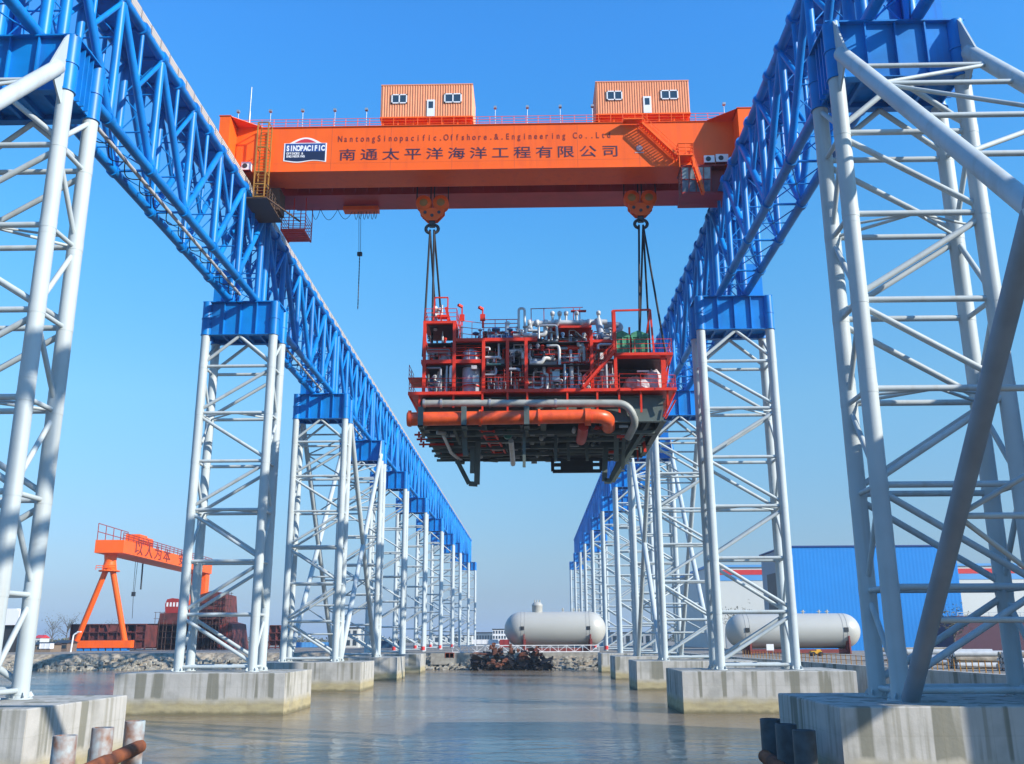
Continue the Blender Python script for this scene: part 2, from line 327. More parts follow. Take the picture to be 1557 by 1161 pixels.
# stones along the waterline
random.seed(9)
st = MB()
for i in range(1400):
    x = random.uniform(-135, 27); ys = None
    for (a, b) in zip(shore, shore[1:]):
        if a[0] <= x <= b[0]: ys = a[1]+(b[1]-a[1])*(x-a[0])/(b[0]-a[0])
    if ys is None: continue
    t = random.random()**1.4; s_ = random.uniform(.15, .55)*(1.3-t*.6)
    c = Vector((x, ys-2+6.5*t, -0.3+3.2*t+random.uniform(-.1, .2)))
    vs = [c+Vector((random.uniform(.6, 1.2)*s_*a, random.uniform(.6, 1.2)*s_*b, random.uniform(.5, 1)*s_*d_)) for d_ in (-1, 1) for a, b in ((-1, -1), (1, -1), (1, 1), (-1, 1))]
    st.add(vs, [(3,2,1,0),(4,5,6,7),(0,1,5,4),(1,2,6,5),(2,3,7,6),(3,0,4,7)])
o = st.build('riprap_stones', mat('pale_riprap', (0.42, 0.39, 0.32), 0.9, c2=(0.2, 0.18, 0.14), scale=1.0)); kind(o, 'stuff'); o['label'] = 'pale loose stones heaped along the foot of the river bank'; o['category'] = 'stones'
# ---------------------------------------------------------------- support towers
TY = [13.5, 57.1, 109.3, 154.1, 192.5, 230.1, 275.0, 324.2, 371.9, 408.6, 461.8, 515.0]
XC = {1: -34.66, -1: 24.14}
SIDE = {1: 'left', -1: 'right'}
ORD = ['nearest of all', 'nearest', 'second', 'third', 'fourth', 'fifth', 'sixth', 'seventh', 'eighth', 'ninth', 'tenth', 'last and farthest']
LEV = [38.7, 33.05, 27.35, 21.75, 16.0, 10.2, 4.65]; PT = 4.13; LT = 42.55
HX, HY = 4.05, 1.84
def tower_braces(s, full):
    hor, dia, sml = [], [], []
    for y in (-HY, HY):
        for z in LEV: hor.append(((-HX, y, z), (HX, y, z), .19))
        dia.append(((0, y, LT-.1), (-HX, y, LEV[0]+.4), .19)); dia.append(((0, y, LT-.1), (HX, y, LEV[0]+.4), .19))
        for k in range(6):
            a, b = (s*HX, -s*HX) if k % 2 == 0 else (-s*HX, s*HX)
            dia.append(((a, y, LEV[k]-.35), (b, y, LEV[k+1]+.35), .2))
    for x in (-HX, HX):
        for k, z in enumerate(LEV): hor.append(((x, -HY, z-.02), (x, HY, z-.02), .16))
        for k in range(6):
            a, b = (-HY, HY) if k % 2 == 0 else (HY, -HY)
            dia.append(((x, a, LEV[k]-.3), (x, b, LEV[k+1]+.3), .17))
        dia.append(((x, HY, LT-.1), (x, -HY, LEV[0]+.4), .17))
    for k in (1, 3, 5):
        for x in (-HX, HX): sml.append(((0, -HY, LEV[k]), (x, HY, LEV[k]), .11))
        sml.append(((-HX, 0, LEV[k]), (0, -HY, LEV[k]), .09)); sml.append(((HX, 0, LEV[k]), (0, -HY, LEV[k]), .09))
    return hor, dia, sml
def tower_mesh_parts(root, s, full, sides=12):
    for x in (-HX, HX):
        for y in (-HY, HY):
            m = MB(); m.tube((x, y, PT-.02), (x, y, LT), .51, 20 if full else 10)
            if full:
                for z in (13.2, 22.9, 32.4): m.tube((x, y, z-.03), (x, y, z+.03), .518, 20)
                for z in LEV: m.tube((x, y, z-.28), (x, y, z+.28), .525, 20)
                m.tube((x, y, PT), (x, y, PT+.08), .75, 20)
                for k in range(8): m.tube((x+.65*math.cos(k*.785), y+.65*math.sin(k*.785), PT+.08), (x+.65*math.cos(k*.785), y+.65*math.sin(k*.785), PT+.2), .04, 6)
                for k in range(4):
                    cx_, sy_ = math.cos(k*1.571+.785), math.sin(k*1.571+.785); m.bar((x+.5*cx_, y+.5*sy_, PT+.35), (x+.68*cx_, y+.68*sy_, PT+.1), .05, .3)
            m.build('leg', WHITE, root, True)
    hor, dia, sml = tower_braces(s, full)
    if full:
        for a, b, r in hor: MB().tube(a, b, r, 10, cap=False).build('horizontal_strut', WHITE, root, True)
        for a, b, r in dia: MB().tube(a, b, r, 10, cap=False).build('diagonal_brace', WHITE, root, True)
        for a, b, r in sml: MB().tube(a, b, r, 8, cap=False).build('plan_brace', WHITE, root, True)
    else:
        m = MB()
        for a, b, r in hor+dia+sml: m.tube(a, b, r, 6, cap=False)
        m.build('bracing', WHITE, root, True)
    # blue cap box
    m = MB(); Z0, Z1 = LT, 46.6
    w = .05
    m.box((-HX, -HY-w, Z0+.05), (HX, -HY+w, Z1)); m.box((-HX, HY-w, Z0+.05), (HX, HY+w, Z1))
    m.box((-HX-w, -HY+.1, Z0+.05), (-HX+w, HY-.1, Z1)); m.box((HX-w, -HY+.1, Z0+.05), (HX+w, HY-.1, Z1))
    m.box((-HX+.06, -HY+.06, Z0+.5), (HX-.06, HY-.06, Z0+.56))
    cap = m.build('cap_box', BLUE, root, True)
    for x in (-HX, HX):
        for y in (-HY, HY):
            m = MB(); m.tube((x, y, Z0), (x, y, Z1+.05), .57, 20); m.tube((x, y, Z0+1.95), (x, y, Z0+2.08), .63, 20); m.tube((x, y, Z0-.05), (x, y, Z0+.06), .62, 20)
            m.build('corner_tube', BLUE, cap, True)
    m = MB()
    for k in (-1, 0, 1):
        for y, q in ((-HY-w, -1), (HY+w, 1)): m.box((k*1.95-.05, y, Z0+.06), (k*1.95+.05, y+q*.3, Z1-.01))
    for y in (-.62, 0, .62):
        for x, q in ((-HX-w, -1), (HX+w, 1)): m.box((x, y-.05, Z0+.06), (x+q*.3, y+.05, Z1-.01))
    for x in (-2.2, -.7, .7, 2.2): m.box((x-.12, -HY+.06, Z0+.08), (x+.12, HY-.06, Z0+.49))
    m.build('stiffener', BLUE, cap, True)
    m = MB(); m.box((-HX-.5, -HY-.42, Z1+.002), (HX+.5, HY+.42, Z1+.12)); m.box((-HX-.1, -HY-.36, Z0-.02), (HX+.1, -HY+.3, Z0+.04)); m.box((-HX-.1, HY-.3, Z0-.02), (HX+.1, HY+.36, Z0+.04))
    m.build('flange_plate', BLUE, cap, True)
    m = MB(); m.box((-s*1.95, -.9, Z1+.12), (-s*3.85, 1.7, 51.2))
    m.build('side_column', BLUE, root, True)
protos = {}
tw = {}
for s in (1, -1):
    for i, y in enumerate(TY):
        full = i <= 4
        key = (s, full)
        lab = {0: 'white lattice tower outside the frame beside the viewpoint on the %s' % SIDE[s]}.get(i) or \
              ('white tubular support tower with blue cap box, %s in the %s-hand row' % (ORD[i], SIDE[s]))
        if key not in protos:
            r = thing('support_tower', lab, 'tower', (XC[s], y, 0), 'white support towers of the crane runway')
            tower_mesh_parts(r, s, full); protos[key] = r
        else:
            r = copy_tree(protos[key]); r.location = (XC[s], y, 0)
        r['label'] = lab; tw[(s, i)] = r
# coloured bands at the foot of land towers, gusset plates on braced towers
for s in (1, -1):
    for i in (6, 7, 8):
        m = MB()
        for x in (-HX, HX): m.tube((XC[s]+x, TY[i]-HY, PT+.3), (XC[s]+x, TY[i]-HY, PT+1.3), .53, 12)
        m.build('red_band', REDP, tw[(s, i)])
# cross bracing between braced pairs
XB = {}
for s in (1, -1):
    for (i, j, nm) in ((0, 1, 'nearest'), (3, 4, 'third and fourth')):
        ya, yb = TY[i]+HY, TY[j]-HY; r_ = .47 if i == 0 else .42
        lab = ('heavy grey cross bracing tubes in front of the nearest %s tower' if i == 0 else 'white cross bracing tubes between the third and fourth %s-hand towers') % SIDE[s]
        t = thing('cross_bracing', lab, 'bracing', (XC[s], (ya+yb)/2, PT), 'cross bracing between towers')
        for x in (-HX, HX):
            X = XC[s]+x
            o1, o2 = (1.3, 1.3) if i == 0 else (.45, .55)
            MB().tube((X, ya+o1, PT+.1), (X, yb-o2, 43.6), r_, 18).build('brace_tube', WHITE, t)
            MB().tube((X, yb-o1, PT+.1), (X, ya+o2, 43.6), r_, 18).build('brace_tube', WHITE if i else mat('shaded_brace_grey', (.23, .28, .33), .6, var=.2), t)  # nearest rising braces: their shade is put into a darker grey
            for yy, q in ((ya, 1), (yb, -1)):
                m = MB(); m.prism([(X-.06, yy+q*.45, 46.7), (X-.06, yy+q*.95, 46.0), (X-.06, yy+q*2.3, 43.2), (X-.06, yy+q*1.4, 42.2), (X-.06, yy+q*.3, 41.2)], (.12, 0, 0)); m.build('gusset_plate', WHITE, t)
        for k, z in enumerate((41.2, 38.2, 33.5, 29.0, 18.0, 13.0, 8.3)):           # struts tying the inner and outer braces
            dz = (z-PT)/(43.6-PT)
            for (A, B, sg) in ((ya+o1, yb-o2, 1), (yb-o1, ya+o2, -1)):
                yy = A+(B-A)*dz
                MB().tube((XC[s]-HX, yy, z), (XC[s]+HX, yy, z), .15, 8).build('tie_strut', WHITE, t)
                if k in (0, 1, 2, 4, 5):
                    z2 = (41.2, 38.2, 33.5, 29.0, 18.0, 13.0, 8.3)[k+1]; y2 = A+(B-A)*(z2-PT)/(43.6-PT)
                    e = 1 if k % 2 else -1
                    MB().tube((XC[s]-e*HX, yy, z), (XC[s]+e*HX, y2, z2), .13, 8).build('tie_strut', WHITE, t)
# ---------------------------------------------------------------- runway girders
ZB, ZT, CW = 47.05, 58.2, 1.6
def girder(s, i):
    xc = XC[s]; y0, y1 = TY[i]+.8, TY[i+1]-.8; L_ = TY[i+1]-TY[i]; n = max(4, 2*round(L_/4.35/2)); near = i <= 2
    lab = ('blue tubular truss girder of the %s runway, ' % SIDE[s]) + ('passing overhead before the nearest tower' if i == 0 else 'between its %s and %s towers' % (ORD[i], ORD[i+1].replace('last and farthest', 'farthest')))
    t = thing('runway_girder', lab, 'truss girder', (xc, (y0+y1)/2, ZB), 'blue truss girders of the crane runway')
    P = lambda k: y0+(y1-y0)*k/n
    sg = 14 if near else 8
    for q in (-1, 1):
        X = xc+q*CW
        m = MB(); m.tube((X, y0, ZB), (X, y1, ZB), .42, sg)
        for k in range(0, n+1, 2):
            if 0 < k < n: m.tube((X, P(k)-.3, ZB), (X, P(k)+.3, ZB), .55, sg)
        m.build('bottom_chord', BLUE, t)
        m = MB(); m.tube((X, y0, ZT), (X, y1, ZT), .40, sg)
        for k in range(0, n+1):
            m.tube((X, P(k)-.28, ZT), (X, P(k)+.28, ZT), .60, sg)
        m.build('top_chord', BLUE, t)
    mv, md, ms = [], [], []
    for q in (-1, 1):
        X = xc+q*CW
        for k in range(0, n+1, 2):
            yy = P(k)+(.35 if k == 0 else -.35 if k == n else 0)
            mv.append(((X, yy, ZB), (X, yy, ZT), .42 if k in (0, n) else .35))
        for k in range(0, n, 2):
            ta, tb = (k, k+2) if k < n/2 else (k+2, k)          # the diagonals slope towards the middle of the span
            md.append(((X, P(ta), ZT-.2), (X, P(tb), ZB+.2), .33)); mid = (P(k+1), (ZB+ZT)/2)
            ms.append(((X, P(k+1), ZT-.2), (X, mid[0], mid[1]+.1), .20)); ms.append(((X, P(tb), ZT-.5), (X, mid[0], mid[1]), .21))
            ms.append(((X, P(tb), ZB+2.2), (X, mid[0]*.5+P(tb)*.5, ZB+3.1), .12))
    for k in range(0, n+1):
        ms.append(((xc-CW, P(k), ZT), (xc+CW, P(k), ZT), .16))
    for k in range(0, n+1, 2):
        ms.append(((xc-CW, P(k), ZB), (xc+CW, P(k), ZB), .12)); 
        if k < n:
            ms.append(((xc-CW, P(k), ZB), (xc+CW, P(k+2), ZB), .06)); ms.append(((xc+CW, P(k), ZB), (xc-CW, P(k+2), ZB), .06)); ms.append(((xc-CW, P(k+1), ZB), (xc+CW, P(k+1), ZB), .06))
        for za, zb in ((ZB, 50.8), (50.8, 54.5), (54.5, ZT)):
            ms.append(((xc-CW, P(k), za), (xc+CW, P(k), zb), .06)); ms.append(((xc+CW, P(k), za), (xc-CW, P(k), zb), .06)); ms.append(((xc-CW, P(k), zb), (xc+CW, P(k), zb), .08))
    if near:
        for a, b, r in mv: MB().tube(a, b, r, 14, cap=False).build('vertical_tube', BLUE, t)
        for a, b, r in md: MB().tube(a, b, r, 14, cap=False).build('diagonal_tube', BLUE, t)
        m = MB()
        for a, b, r in ms: m.tube(a, b, r, 8, cap=False)
        m.build('cross_frames', BLUE, t)
    else:
        m = MB()
        for a, b, r in mv+md+ms: m.tube(a, b, r, 6, cap=False)
        m.build('web_tubes', BLUE, t)
    m = MB()
    for k in range(0, 2*n+1):
        yy = y0+(y1-y0)*k/(2*n); m.box((xc-1.75, yy-.1, ZT+.12), (xc+1.75, yy+.1, ZT+.55))
    for q in (-1, 1): m.box((xc+q*.75-.15, y0-.7, ZT+.3), (xc+q*.75+.15, y1+.7, ZT+.70))
    m.box((xc-1.5, y0-.7, ZT+.08), (xc+1.5, y1+.7, ZT+.11))
    m.build('rail_beam', BLUE, t)
    m = MB()
    for q in (-1, 1): m.box((xc+q*.75-.06, y0-.75, ZT+.70), (xc+q*.75+.06, y1+.75, ZT+.86))
    m.build('crane_rail', DARK, t)
    # walkway of grating panels with a wire mesh guard screen, on the side facing +x
    m = MB(); np_ = round(L_/2.15); xa = xc+.95; xb = xc+CW-.1
    for k in range(np_):
        a = TY[i]+L_*k/np_; m.box((xa, a+.05, ZT+.62), (xb, a+L_/np_-.05, ZT+.68))
        dz = .04*((k*7) % 3); m.box((xb-.03, a+.05, ZT+.34+dz), (xb+.03, a+L_/np_-.05, ZT+1.72+dz))
    wk = m.build('walkway', GRATE, t)
    m = MB()
    for k in range(np_+1):
        a = TY[i]+L_*k/np_; m.box((xa-.1, a-.045, ZT+.50), (xb+.045, a+.045, ZT+1.7))
    m.box((xb+.035, y0-.8, ZT+.34), (xb+.07, y1+.8, ZT+.42)); m.build('walkway_bracket', DARK, wk)
    if s == 1 and i in (1, 2, 3):          # cable tray and festooned cable under the left girder
        m = MB(); m.tube((xc+.3, y0+3, ZB-.1), (xc+.3, y1-3, ZB-.1), .17, 10)
        m.build('cable_pipe', PIPEW, t)
        m = MB(); yy = y0+2
        while yy < y1-3:
            pts = [(xc+.3-math.sin(k/8*math.pi)*.5, yy+k*3.2/8, ZB-.25-math.sin(k/8*math.pi)*.55) for k in range(9)]; m.path(pts, .05, 5); yy += 3.2
        m.build('hanging_cable', BLACK, t)
for s in (1, -1):
    for i in range(len(TY)-1): girder(s, i)
# ---------------------------------------------------------------- concrete piers
for s in (1, -1):
    for i in range(0, 6):
        if i == 0: continue
        xc, yc = XC[s], TY[i]-.4; nm = ORD[i]
        m = MB(); h = 8.9; hy = 6.2; c = .06
        # body with a slight bevel at the top edge
        lv = [(-2.5, 0), (PT-.06, 0), (PT-.0, -.05)]
        vs = [(xc+a*(h+o), yc+b*(hy+o), z) for z, o in lv for a, b in ((-1, -1), (1, -1), (1, 1), (-1, 1))]
        fs = [(k*4+j, k*4+(j+1) % 4, (k+1)*4+(j+1) % 4, (k+1)*4+j) for k in range(2) for j in range(4)]+[(8, 9, 10, 11)]
        m.add(vs, fs)
        o = m.build('concrete_pier', CONC); base(o, (xc, yc, 0))
        tag(o, 'stained concrete pier in the water under the %s %s-hand tower' % (nm, SIDE[s]), 'pier', 'concrete piers under the towers')
# ---------------------------------------------------------------- mooring piles
for s in (1, -1):
    px = -22.75 if s == 1 else 13.35
    fr = thing('mooring_piles', 'three rusty pipe piles tied by a slanting pipe beside the nearest left pier' if s == 1 else 'three dark pipe piles tied by a pipe beside the nearest right pier', 'piles', (px, 53, 0), 'pile groups in the water')
    mt = RUSTW if s == 1 else mat('shaded_dark_pile', (.06, .07, .075), .6, c2=(.035, .03, .028), scale=1.5, bump=.4)  # right-hand piles get a darker colour for the shade they stand in
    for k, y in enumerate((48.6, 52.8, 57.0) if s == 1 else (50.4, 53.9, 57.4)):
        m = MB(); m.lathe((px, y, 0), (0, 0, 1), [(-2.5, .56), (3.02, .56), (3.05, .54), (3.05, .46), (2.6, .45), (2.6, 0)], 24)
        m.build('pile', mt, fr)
    m = MB(); m.tube((px-.05+s*.5, 44.0, .8 if s == 1 else .4), (px-.05+s*.5, 56.9, 1.7 if s == 1 else 1.1), .36, 18); m.build('tie_pipe', RUST, fr)
# ---------------------------------------------------------------- overhead crane
YF, YBK = 102.0, 106.15
RF, RB = 108.3, 112.4
GB, GT = 61.05, 66.85
crane = thing('overhead_crane', 'huge orange double girder overhead crane spanning both blue runways', 'crane', (-5, 107, 59))
C = crane
def girder_box(y0, y1, name, mt):
    m = MB(); XL, XR = -36.1, 25.7
    xs = [XL, -30.6, -28.6, 19.6, 21.4, XR]
    m.box((XL, y0, GB), (XR, y1, GT)); g = m.build(name, mt, C)
    m = MB(); m.box((XL-.1, y0-.14, GT+.002), (XR+.1, y1+.14, GT+.07)); m.box((-30, y0-.12, GB-.07), (20.6, y1+.12, GB-.002))
    m.build('flange', mt, g); return g
fg = girder_box(YF, YBK, 'front_girder', ORANGE)
REARP = mat('red_oxide_girder_paint', (0.50, 0.030, 0.018), 0.5, var=0.25, scale=.4)
rg = girder_box(RF, RB, 'rear_girder', REARP)
m = MB()
x = -29
while x < 20:                                    # brackets along the inner foot of the rear girder
    m.prism([(x, RF, GB+.9), (x, RF-.55, GB+.9), (x, RF, GB+.2)], (.12, 0, 0)); x += 1.45
m.box((-29.5, RF-.62, GB+.9), (20, RF, GB+.98)); m.build('rail_ledge', REARP, rg)
m = MB(); m.box((-29.5, YBK, GB+.9), (20, YBK+.62, GB+.98)); m.build('rail_ledge', ORANGE, fg)
m = MB()
for k, x in enumerate((-23.5, -16.4, -9.1, -1.7, 5.8, 13.1)): m.box((x-.03, YF-.012, GB+.02), (x+.03, YF-.0005, GT-.02))
m.box((-35, YF-.010, GB+1.02), (24, YF-.0005, GB+1.05)); m.build('weld_seam', mat('orange_weld_line', (.66, .10, .02), .6), fg)
# end blocks
for q, xa, xb in ((-1, -36.2, -35.0), (1, 24.3, 25.9)):
    m = MB(); m.box((xa, 99.2, GB-.25), (xb, 115, GT+.03)); 
    e = m.build('end_block', ORANGE, C)
    m = MB(); xi = xb if q == -1 else xa
    m.prism([(xi, 99.3, GT+.06), (xi, YF, GT+.06), (xi-q*3.2, YF, GT+.06)], (0, 0, .06)); m.box((xa-.1, 99.1, GT+.06), (xb+.1, 115.1, GT+.12))
    m.build('top_plate', ORANGE, e)
    m = MB(); m.box((-34.66-.55 if q == -1 else 24.14-.55, 96.6, 59.75), (-34.66+.55 if q == -1 else 24.14+.55, 117.6, 60.9)); tr = m.build('wheel_truck', DRED, C)
    for k in range(10):
        cy_ = 97.6+k*2.1
        for dx in (-.75, .75):
            X = (-34.66 if q == -1 else 24.14)+dx; mm = MB(); mm.tube((X-.12, cy_, 59.5), (X+.12, cy_, 59.5), .42, 16); mm.build('wheel', DARK, tr)
# railings on top
m = MB(); m.rail([(-35, YF+.1, GT+.07), (24.3, YF+.1, GT+.07)], 1.1, 3, .035, 1.45); m.build('railing', ORANGE, C)
m = MB(); m.rail([(-35, RB-.1, GT+.07), (24.3, RB-.1, GT+.07)], 1.1, 3, .035, 1.45); m.build('railing', ORANGE, C)
# lamp posts on the railing
for px in (362, 411, 460, 509, 557, 753, 802, 852, 901, 1102):
    p = at(px, 183, YF+.3); m = MB(); m.tube((p.x, p.y, GT+.07), (p.x, p.y, GT+2.35), .035, 6); lp = m.build('lamp_post', GALV, C)
    MB().cb((p.x, p.y-.15, GT+2.4), .34, .4, .26).build('lamp_head', GALV, lp)
p = at(378, 197, YF+.6); m = MB(); m.tube((p.x, p.y, GT), (p.x, p.y, GT+2.6), .12, 8); m.tube((p.x, p.y, GT+2.6), (p.x, p.y, GT+6.0), .06, 8); m.box((p.x-.5, p.y-.3, GT+.07), (p.x+.4, p.y+.3, GT+.4)); m.build('antenna', GALV, C)
p = at(1122, 178, YF+1.5); m = MB(); m.tube((p.x, p.y, GT), (p.x, p.y, GT+1.6), .05, 6); m.tube((p.x-1.2, p.y, GT+1.2), (p.x-.3, p.y, GT+1.2), .05, 6); m.build('antenna', GALV, C)
# machinery cabins
def corrugated(m, a, b, z0, z1, nrm, pitch=.30, dep=.055):
    a = Vector(a); b = Vector(b); nrm = Vector(nrm); L_ = (b-a).length; n = int(L_/pitch); prof = []
    for k in range(n):
        for f_, dd in ((0, 0), (.35, 0), (.5, 1), (.85, 1)): prof.append(a.lerp(b, min(1, (k+f_)/n))+nrm*dd*dep)
    prof.append(b)
    vs = [Vector((p.x, p.y, z)) for z in (z0, z1) for p in prof]; k = len(prof)
    m.add(vs, [(i, i+1, k+i+1, k+i) for i in range(k-1)])
def cabin(x0, x1, idx):
    y0, y1, z0, z1 = YF+.25, YF+5.6, 67.95, 72.5
    m = MB(); corrugated(m, (x0, y0, 0), (x1, y0, 0), z0+.25, z1, (0, -1, 0)); corrugated(m, (x1, y1, 0), (x0, y1, 0), z0+.25, z1, (0, 1, 0))
    corrugated(m, (x0, y1, 0), (x0, y0, 0), z0+.25, z1, (-1, 0, 0)); corrugated(m, (x1, y0, 0), (x1, y1, 0), z0+.25, z1, (1, 0, 0))
    m.box((x0-.06, y0-.08, z1), (x1+.06, y1+.06, z1+.12))
    c = m.build('machinery_cabin', CABO, C)
    m = MB(); m.box((x0-.08, y0-.1, z0), (x1+.08, y1+.08, z0+.26))
    k = x0+.2
    while k < x1:
        for y in (y0+.3, y1-.3): m.box((k, y-.08, GT+.07), (k+.16, y+.08, z0))
        k += 1.8
    m.box((x0+.3, y0+.9, GT+.07), (x1-.3, y1-.5, z0-.02)); m.build('base_frame', ORANGE, c)
    for wx in ((x0+1.25, x0+3.15), (x1-3.4, x1-1.3)):
        m = MB(); za, zb = 69.9+.1, 71.25; 
        for (a, b) in (((wx[0], za), (wx[1], za+.14)), ((wx[0], zb-.14), (wx[1], zb)), ((wx[0], za), (wx[0]+.14, zb)), ((wx[1]-.14, za), (wx[1], zb)), ((sum(wx)/2-.07, za), (sum(wx)/2+.07, zb))):
            m.box((a[0], y0-.16, a[1]), (b[0], y0-.06, b[1]))
        w = m.build('window', UPVC, c)
        MB().box((wx[0]+.1, y0-.10, za+.1), (wx[1]-.1, y0-.07, zb-.1)).build('pane', GLASS, w) if False else None
        g = MB(); g.box((wx[0]+.1, y0-.10, za+.1), (wx[1]-.1, y0-.07, zb-.1)); g.v = g.v; gp = MB(); gp.v = g.v; gp.f = g.f; gp.sm = g.sm
        ob = gp.build('window_pane', GLASS, c)
    dx = (x0+x1)/2+.05
    m = MB(); m.box((dx, y0-.14, z0+.26), (dx+.95, y0-.06, z0+2.5)); d_ = m.build('door', UPVC, c)
    m = MB(); m.box((dx+.2, y0-.16, z0+1.35), (dx+.75, y0-.142, z0+2.25)); m.build('door_pane', GLASS, c)
    return c
cabin(-17.8, -6.75, 0); cabin(8.2, 19.35, 1)
# lettering
m = MB(); s1 = 'NantongSinopacific.Offshore.&.Engineering Co..Ltd'
A = at(517, 219.5, YF); B = at(926, 213.5, YF)
for k, ch in enumerate(s1):
    if ch == ' ': continue
    p = A.lerp(B, k/(len(s1)-1)); put_glyph(m, ch, (p.x, YF, 65.0-.12), (1, 0, 0), (0, 0, 1), (.78 if ch not in '.' else 1.0), 1.12, (0, -1, 0), .03, 0.012)
m.build('english_lettering', MAROON, C)
m = MB(); s2 = '南通太平洋海洋工程有限公司'
A = at(528, 244, YF); B = at(928, 238, YF)
for k, ch in enumerate(s2):
    p = A.lerp(B, k/(len(s2)-1)); put_glyph(m, ch, (p.x, YF, 62.55), (1, 0, 0), (0, 0, 1), 2.15, 1.62, (0, -1, 0), .035, 0.004)
m.build('chinese_lettering', NAVY, C)
# badge
def wavy(x0, x1, zt, zb, arch, wave, y, th, mt, name, par, top_only=None):
    m = MB(); n = 28; tp = []; bt = []
    for k in range(n+1):
        t = k/n; x = x0+(x1-x0)*t
        a = arch*max(0, math.cos((t-.5)*math.pi*1.35))**1.0 if arch else 0
        tp.append((x, y, zt+a+wave*math.sin(t*2*math.pi)*0)); bt.append((x, y, zb-wave*math.sin((t-.12)*2*math.pi*1.25)))
    m.prism(bt+tp[::-1], (0, -th, 0)); return m.build(name, mt, par)
p0 = at(430.5, 249, YF); p1 = at(497.5, 212, YF); zl, zh = p0.z+.25, p1.z-.45
lg = wavy(p0.x, p1.x, zh, zl, .75, .12, YF-.002, .04, LOGOW, 'company_badge', C)
xa, xb = p0.x+.15, p1.x-.15
def sub(o): return o
n = 20; m = MB(); tp = []
for k in range(n+1):
    t = k/n; x = xa+1.1+(xb-xa-2.2)*t; tp.append((x, YF-.044, zh+.05+.5*math.sin(t*math.pi)))
m.prism(tp[::-1], (0, -.012, 0)); m.build('red_arc', LOGOR, lg)
wavy(xa, xb, zh-.05, (zl+zh)/2+.1, 0.0, 0, YF-.044, .01, LOGOB, 'blue_field', lg)
wavy(xa, xb, (zl+zh)/2+.1, zl+.12, 0.0, .1, YF-.044, .01, LOGON, 'navy_field', lg)
m = MB(); w_ = 'SINOPACIFIC'
for k, ch in enumerate(w_): put_glyph(m, ch, (xa+.33+(xb-xa-.62)*k/(len(w_)-1), YF-.054, (zl+zh)/2+.22), (1, 0, 0), (0, 0, 1), .62, .95, (0, -1, 0), .02, .05)
for txt, z in (('OFFSHORE &', (zl+zh)/2-.28), ('ENGINEERING', (zl+zh)/2-.66)):
    for k, ch in enumerate(txt): put_glyph(m, ch, (xa+.28+.2*k, YF-.054, z), (1, 0, 0), (0, 0, 1), .3, .4, (0, -1, 0), .02, .03)
m.build('badge_lettering', LOGOW, lg)
# small faded emblem
p = at(972, 226, YF); m = MB(); m.tube((p.x, YF-.03, p.z+.1), (p.x, YF+.05, p.z+.1), .38, 20); m.box((p.x-.55, YF-.03, p.z-.55), (p.x+.55, YF+.02, p.z-.42)); m.build('faded_emblem', mat('faded_emblem_paint', (0.55, 0.33, 0.33), .6), C)
# air conditioners
for (x, y, w, h) in ((366, 258, 16, 12), (1071, 247, 15, 11), (1089, 246, 18, 12)):
    a = at(x, y, YF-.5); b = at(x+w, y-h, YF-.5)
    m = MB(); m.box((a.x, YF-.55, a.z), (b.x, YF-.05, b.z)); ac = m.build('air_conditioner', UPVC, C)
    m = MB(); cx_ = a.x+(b.x-a.x)*.4; cz_ = (a.z+b.z)/2; m.tube((cx_, YF-.60, cz_), (cx_, YF-.54, cz_), .30, 20); m.build('fan_grille', DARK, ac)
    m = MB(); m.box((a.x, YF-.6, a.z-.08), (b.x, YF, a.z-.01)); m.build('bracket', DRED, ac)
# yellow ladder cage on the left
xl, xr = at(393, 230, 101).x, at(409, 230, 101).x
m = MB()
for x in (xl, xr):
    for y in (100.2, 101.6): m.bar((x, y, 57.0), (x, y, 66.6), .14, .14)
for k in range(24):
    m.bar((xl, 101.5, 57.2+k*.4), (xr, 101.5, 57.2+k*.4), .05, .05)
for z in (57.0, 58.6, 60.2, 63.4, 66.6):
    m.bar((xl, 100.2, z), (xr, 100.2, z), .12, .12); m.bar((xl, 100.2, z), (xl, 101.6, z), .1, .1); m.bar((xr, 100.2, z), (xr, 101.6, z), .1, .1)
m.build('yellow_ladder', YEL, C)
m = MB(); m.box((xl-1.2, 100.2, 56.8), (xr+.4, 107, 56.95)); m.rail([(xl, 100.3, 56.95), (xr+.3, 100.3, 56.95), (xr+.3, 107, 56.95)], 1.6, 4, .05, 1.1)
m.box((xr-.6, 104.5, 57.4), (xr+.6, 107, 60.2)); m.bar((xr+.3, 100.4, 56.9), (xr+2.6, 106.9, 56.9), .16, .16); m.build('access_platform', mat('brown_steel', (0.09, 0.05, 0.03), .6), C)
# red maintenance cage hanging at the left
x0, x1 = -30.9, -27.9; z0, z1, ya, yb = 56.6, 60.9, 108.8, 112.2
m = MB()
for k in range(6): y = ya+(yb-ya)*k/5; m.box((x0, y-.25, z0), (x1, y+.25, z0+.09))
m.box((x0, ya-.25, z0-.12), (x0+.15, yb+.25, z0)); m.box((x1-.15, ya-.25, z0-.12), (x1, yb+.25, z0))
for x in (x0, (x0+x1)/2, x1):
    for y in (ya, yb): m.bar((x, y, z0), (x, y, z1), .1, .1)
for k in range(5):
    z = z0+.45*k+.4; m.bar((x0, ya, z), (x1, ya, z), .06, .06); m.bar((x0, yb, z), (x1, yb, z), .06, .06); m.bar((x0, ya, z), (x0, yb, z), .06, .06); m.bar((x1, ya, z), (x1, yb, z), .06, .06)
m.build('hanging_cage', REDM, C)
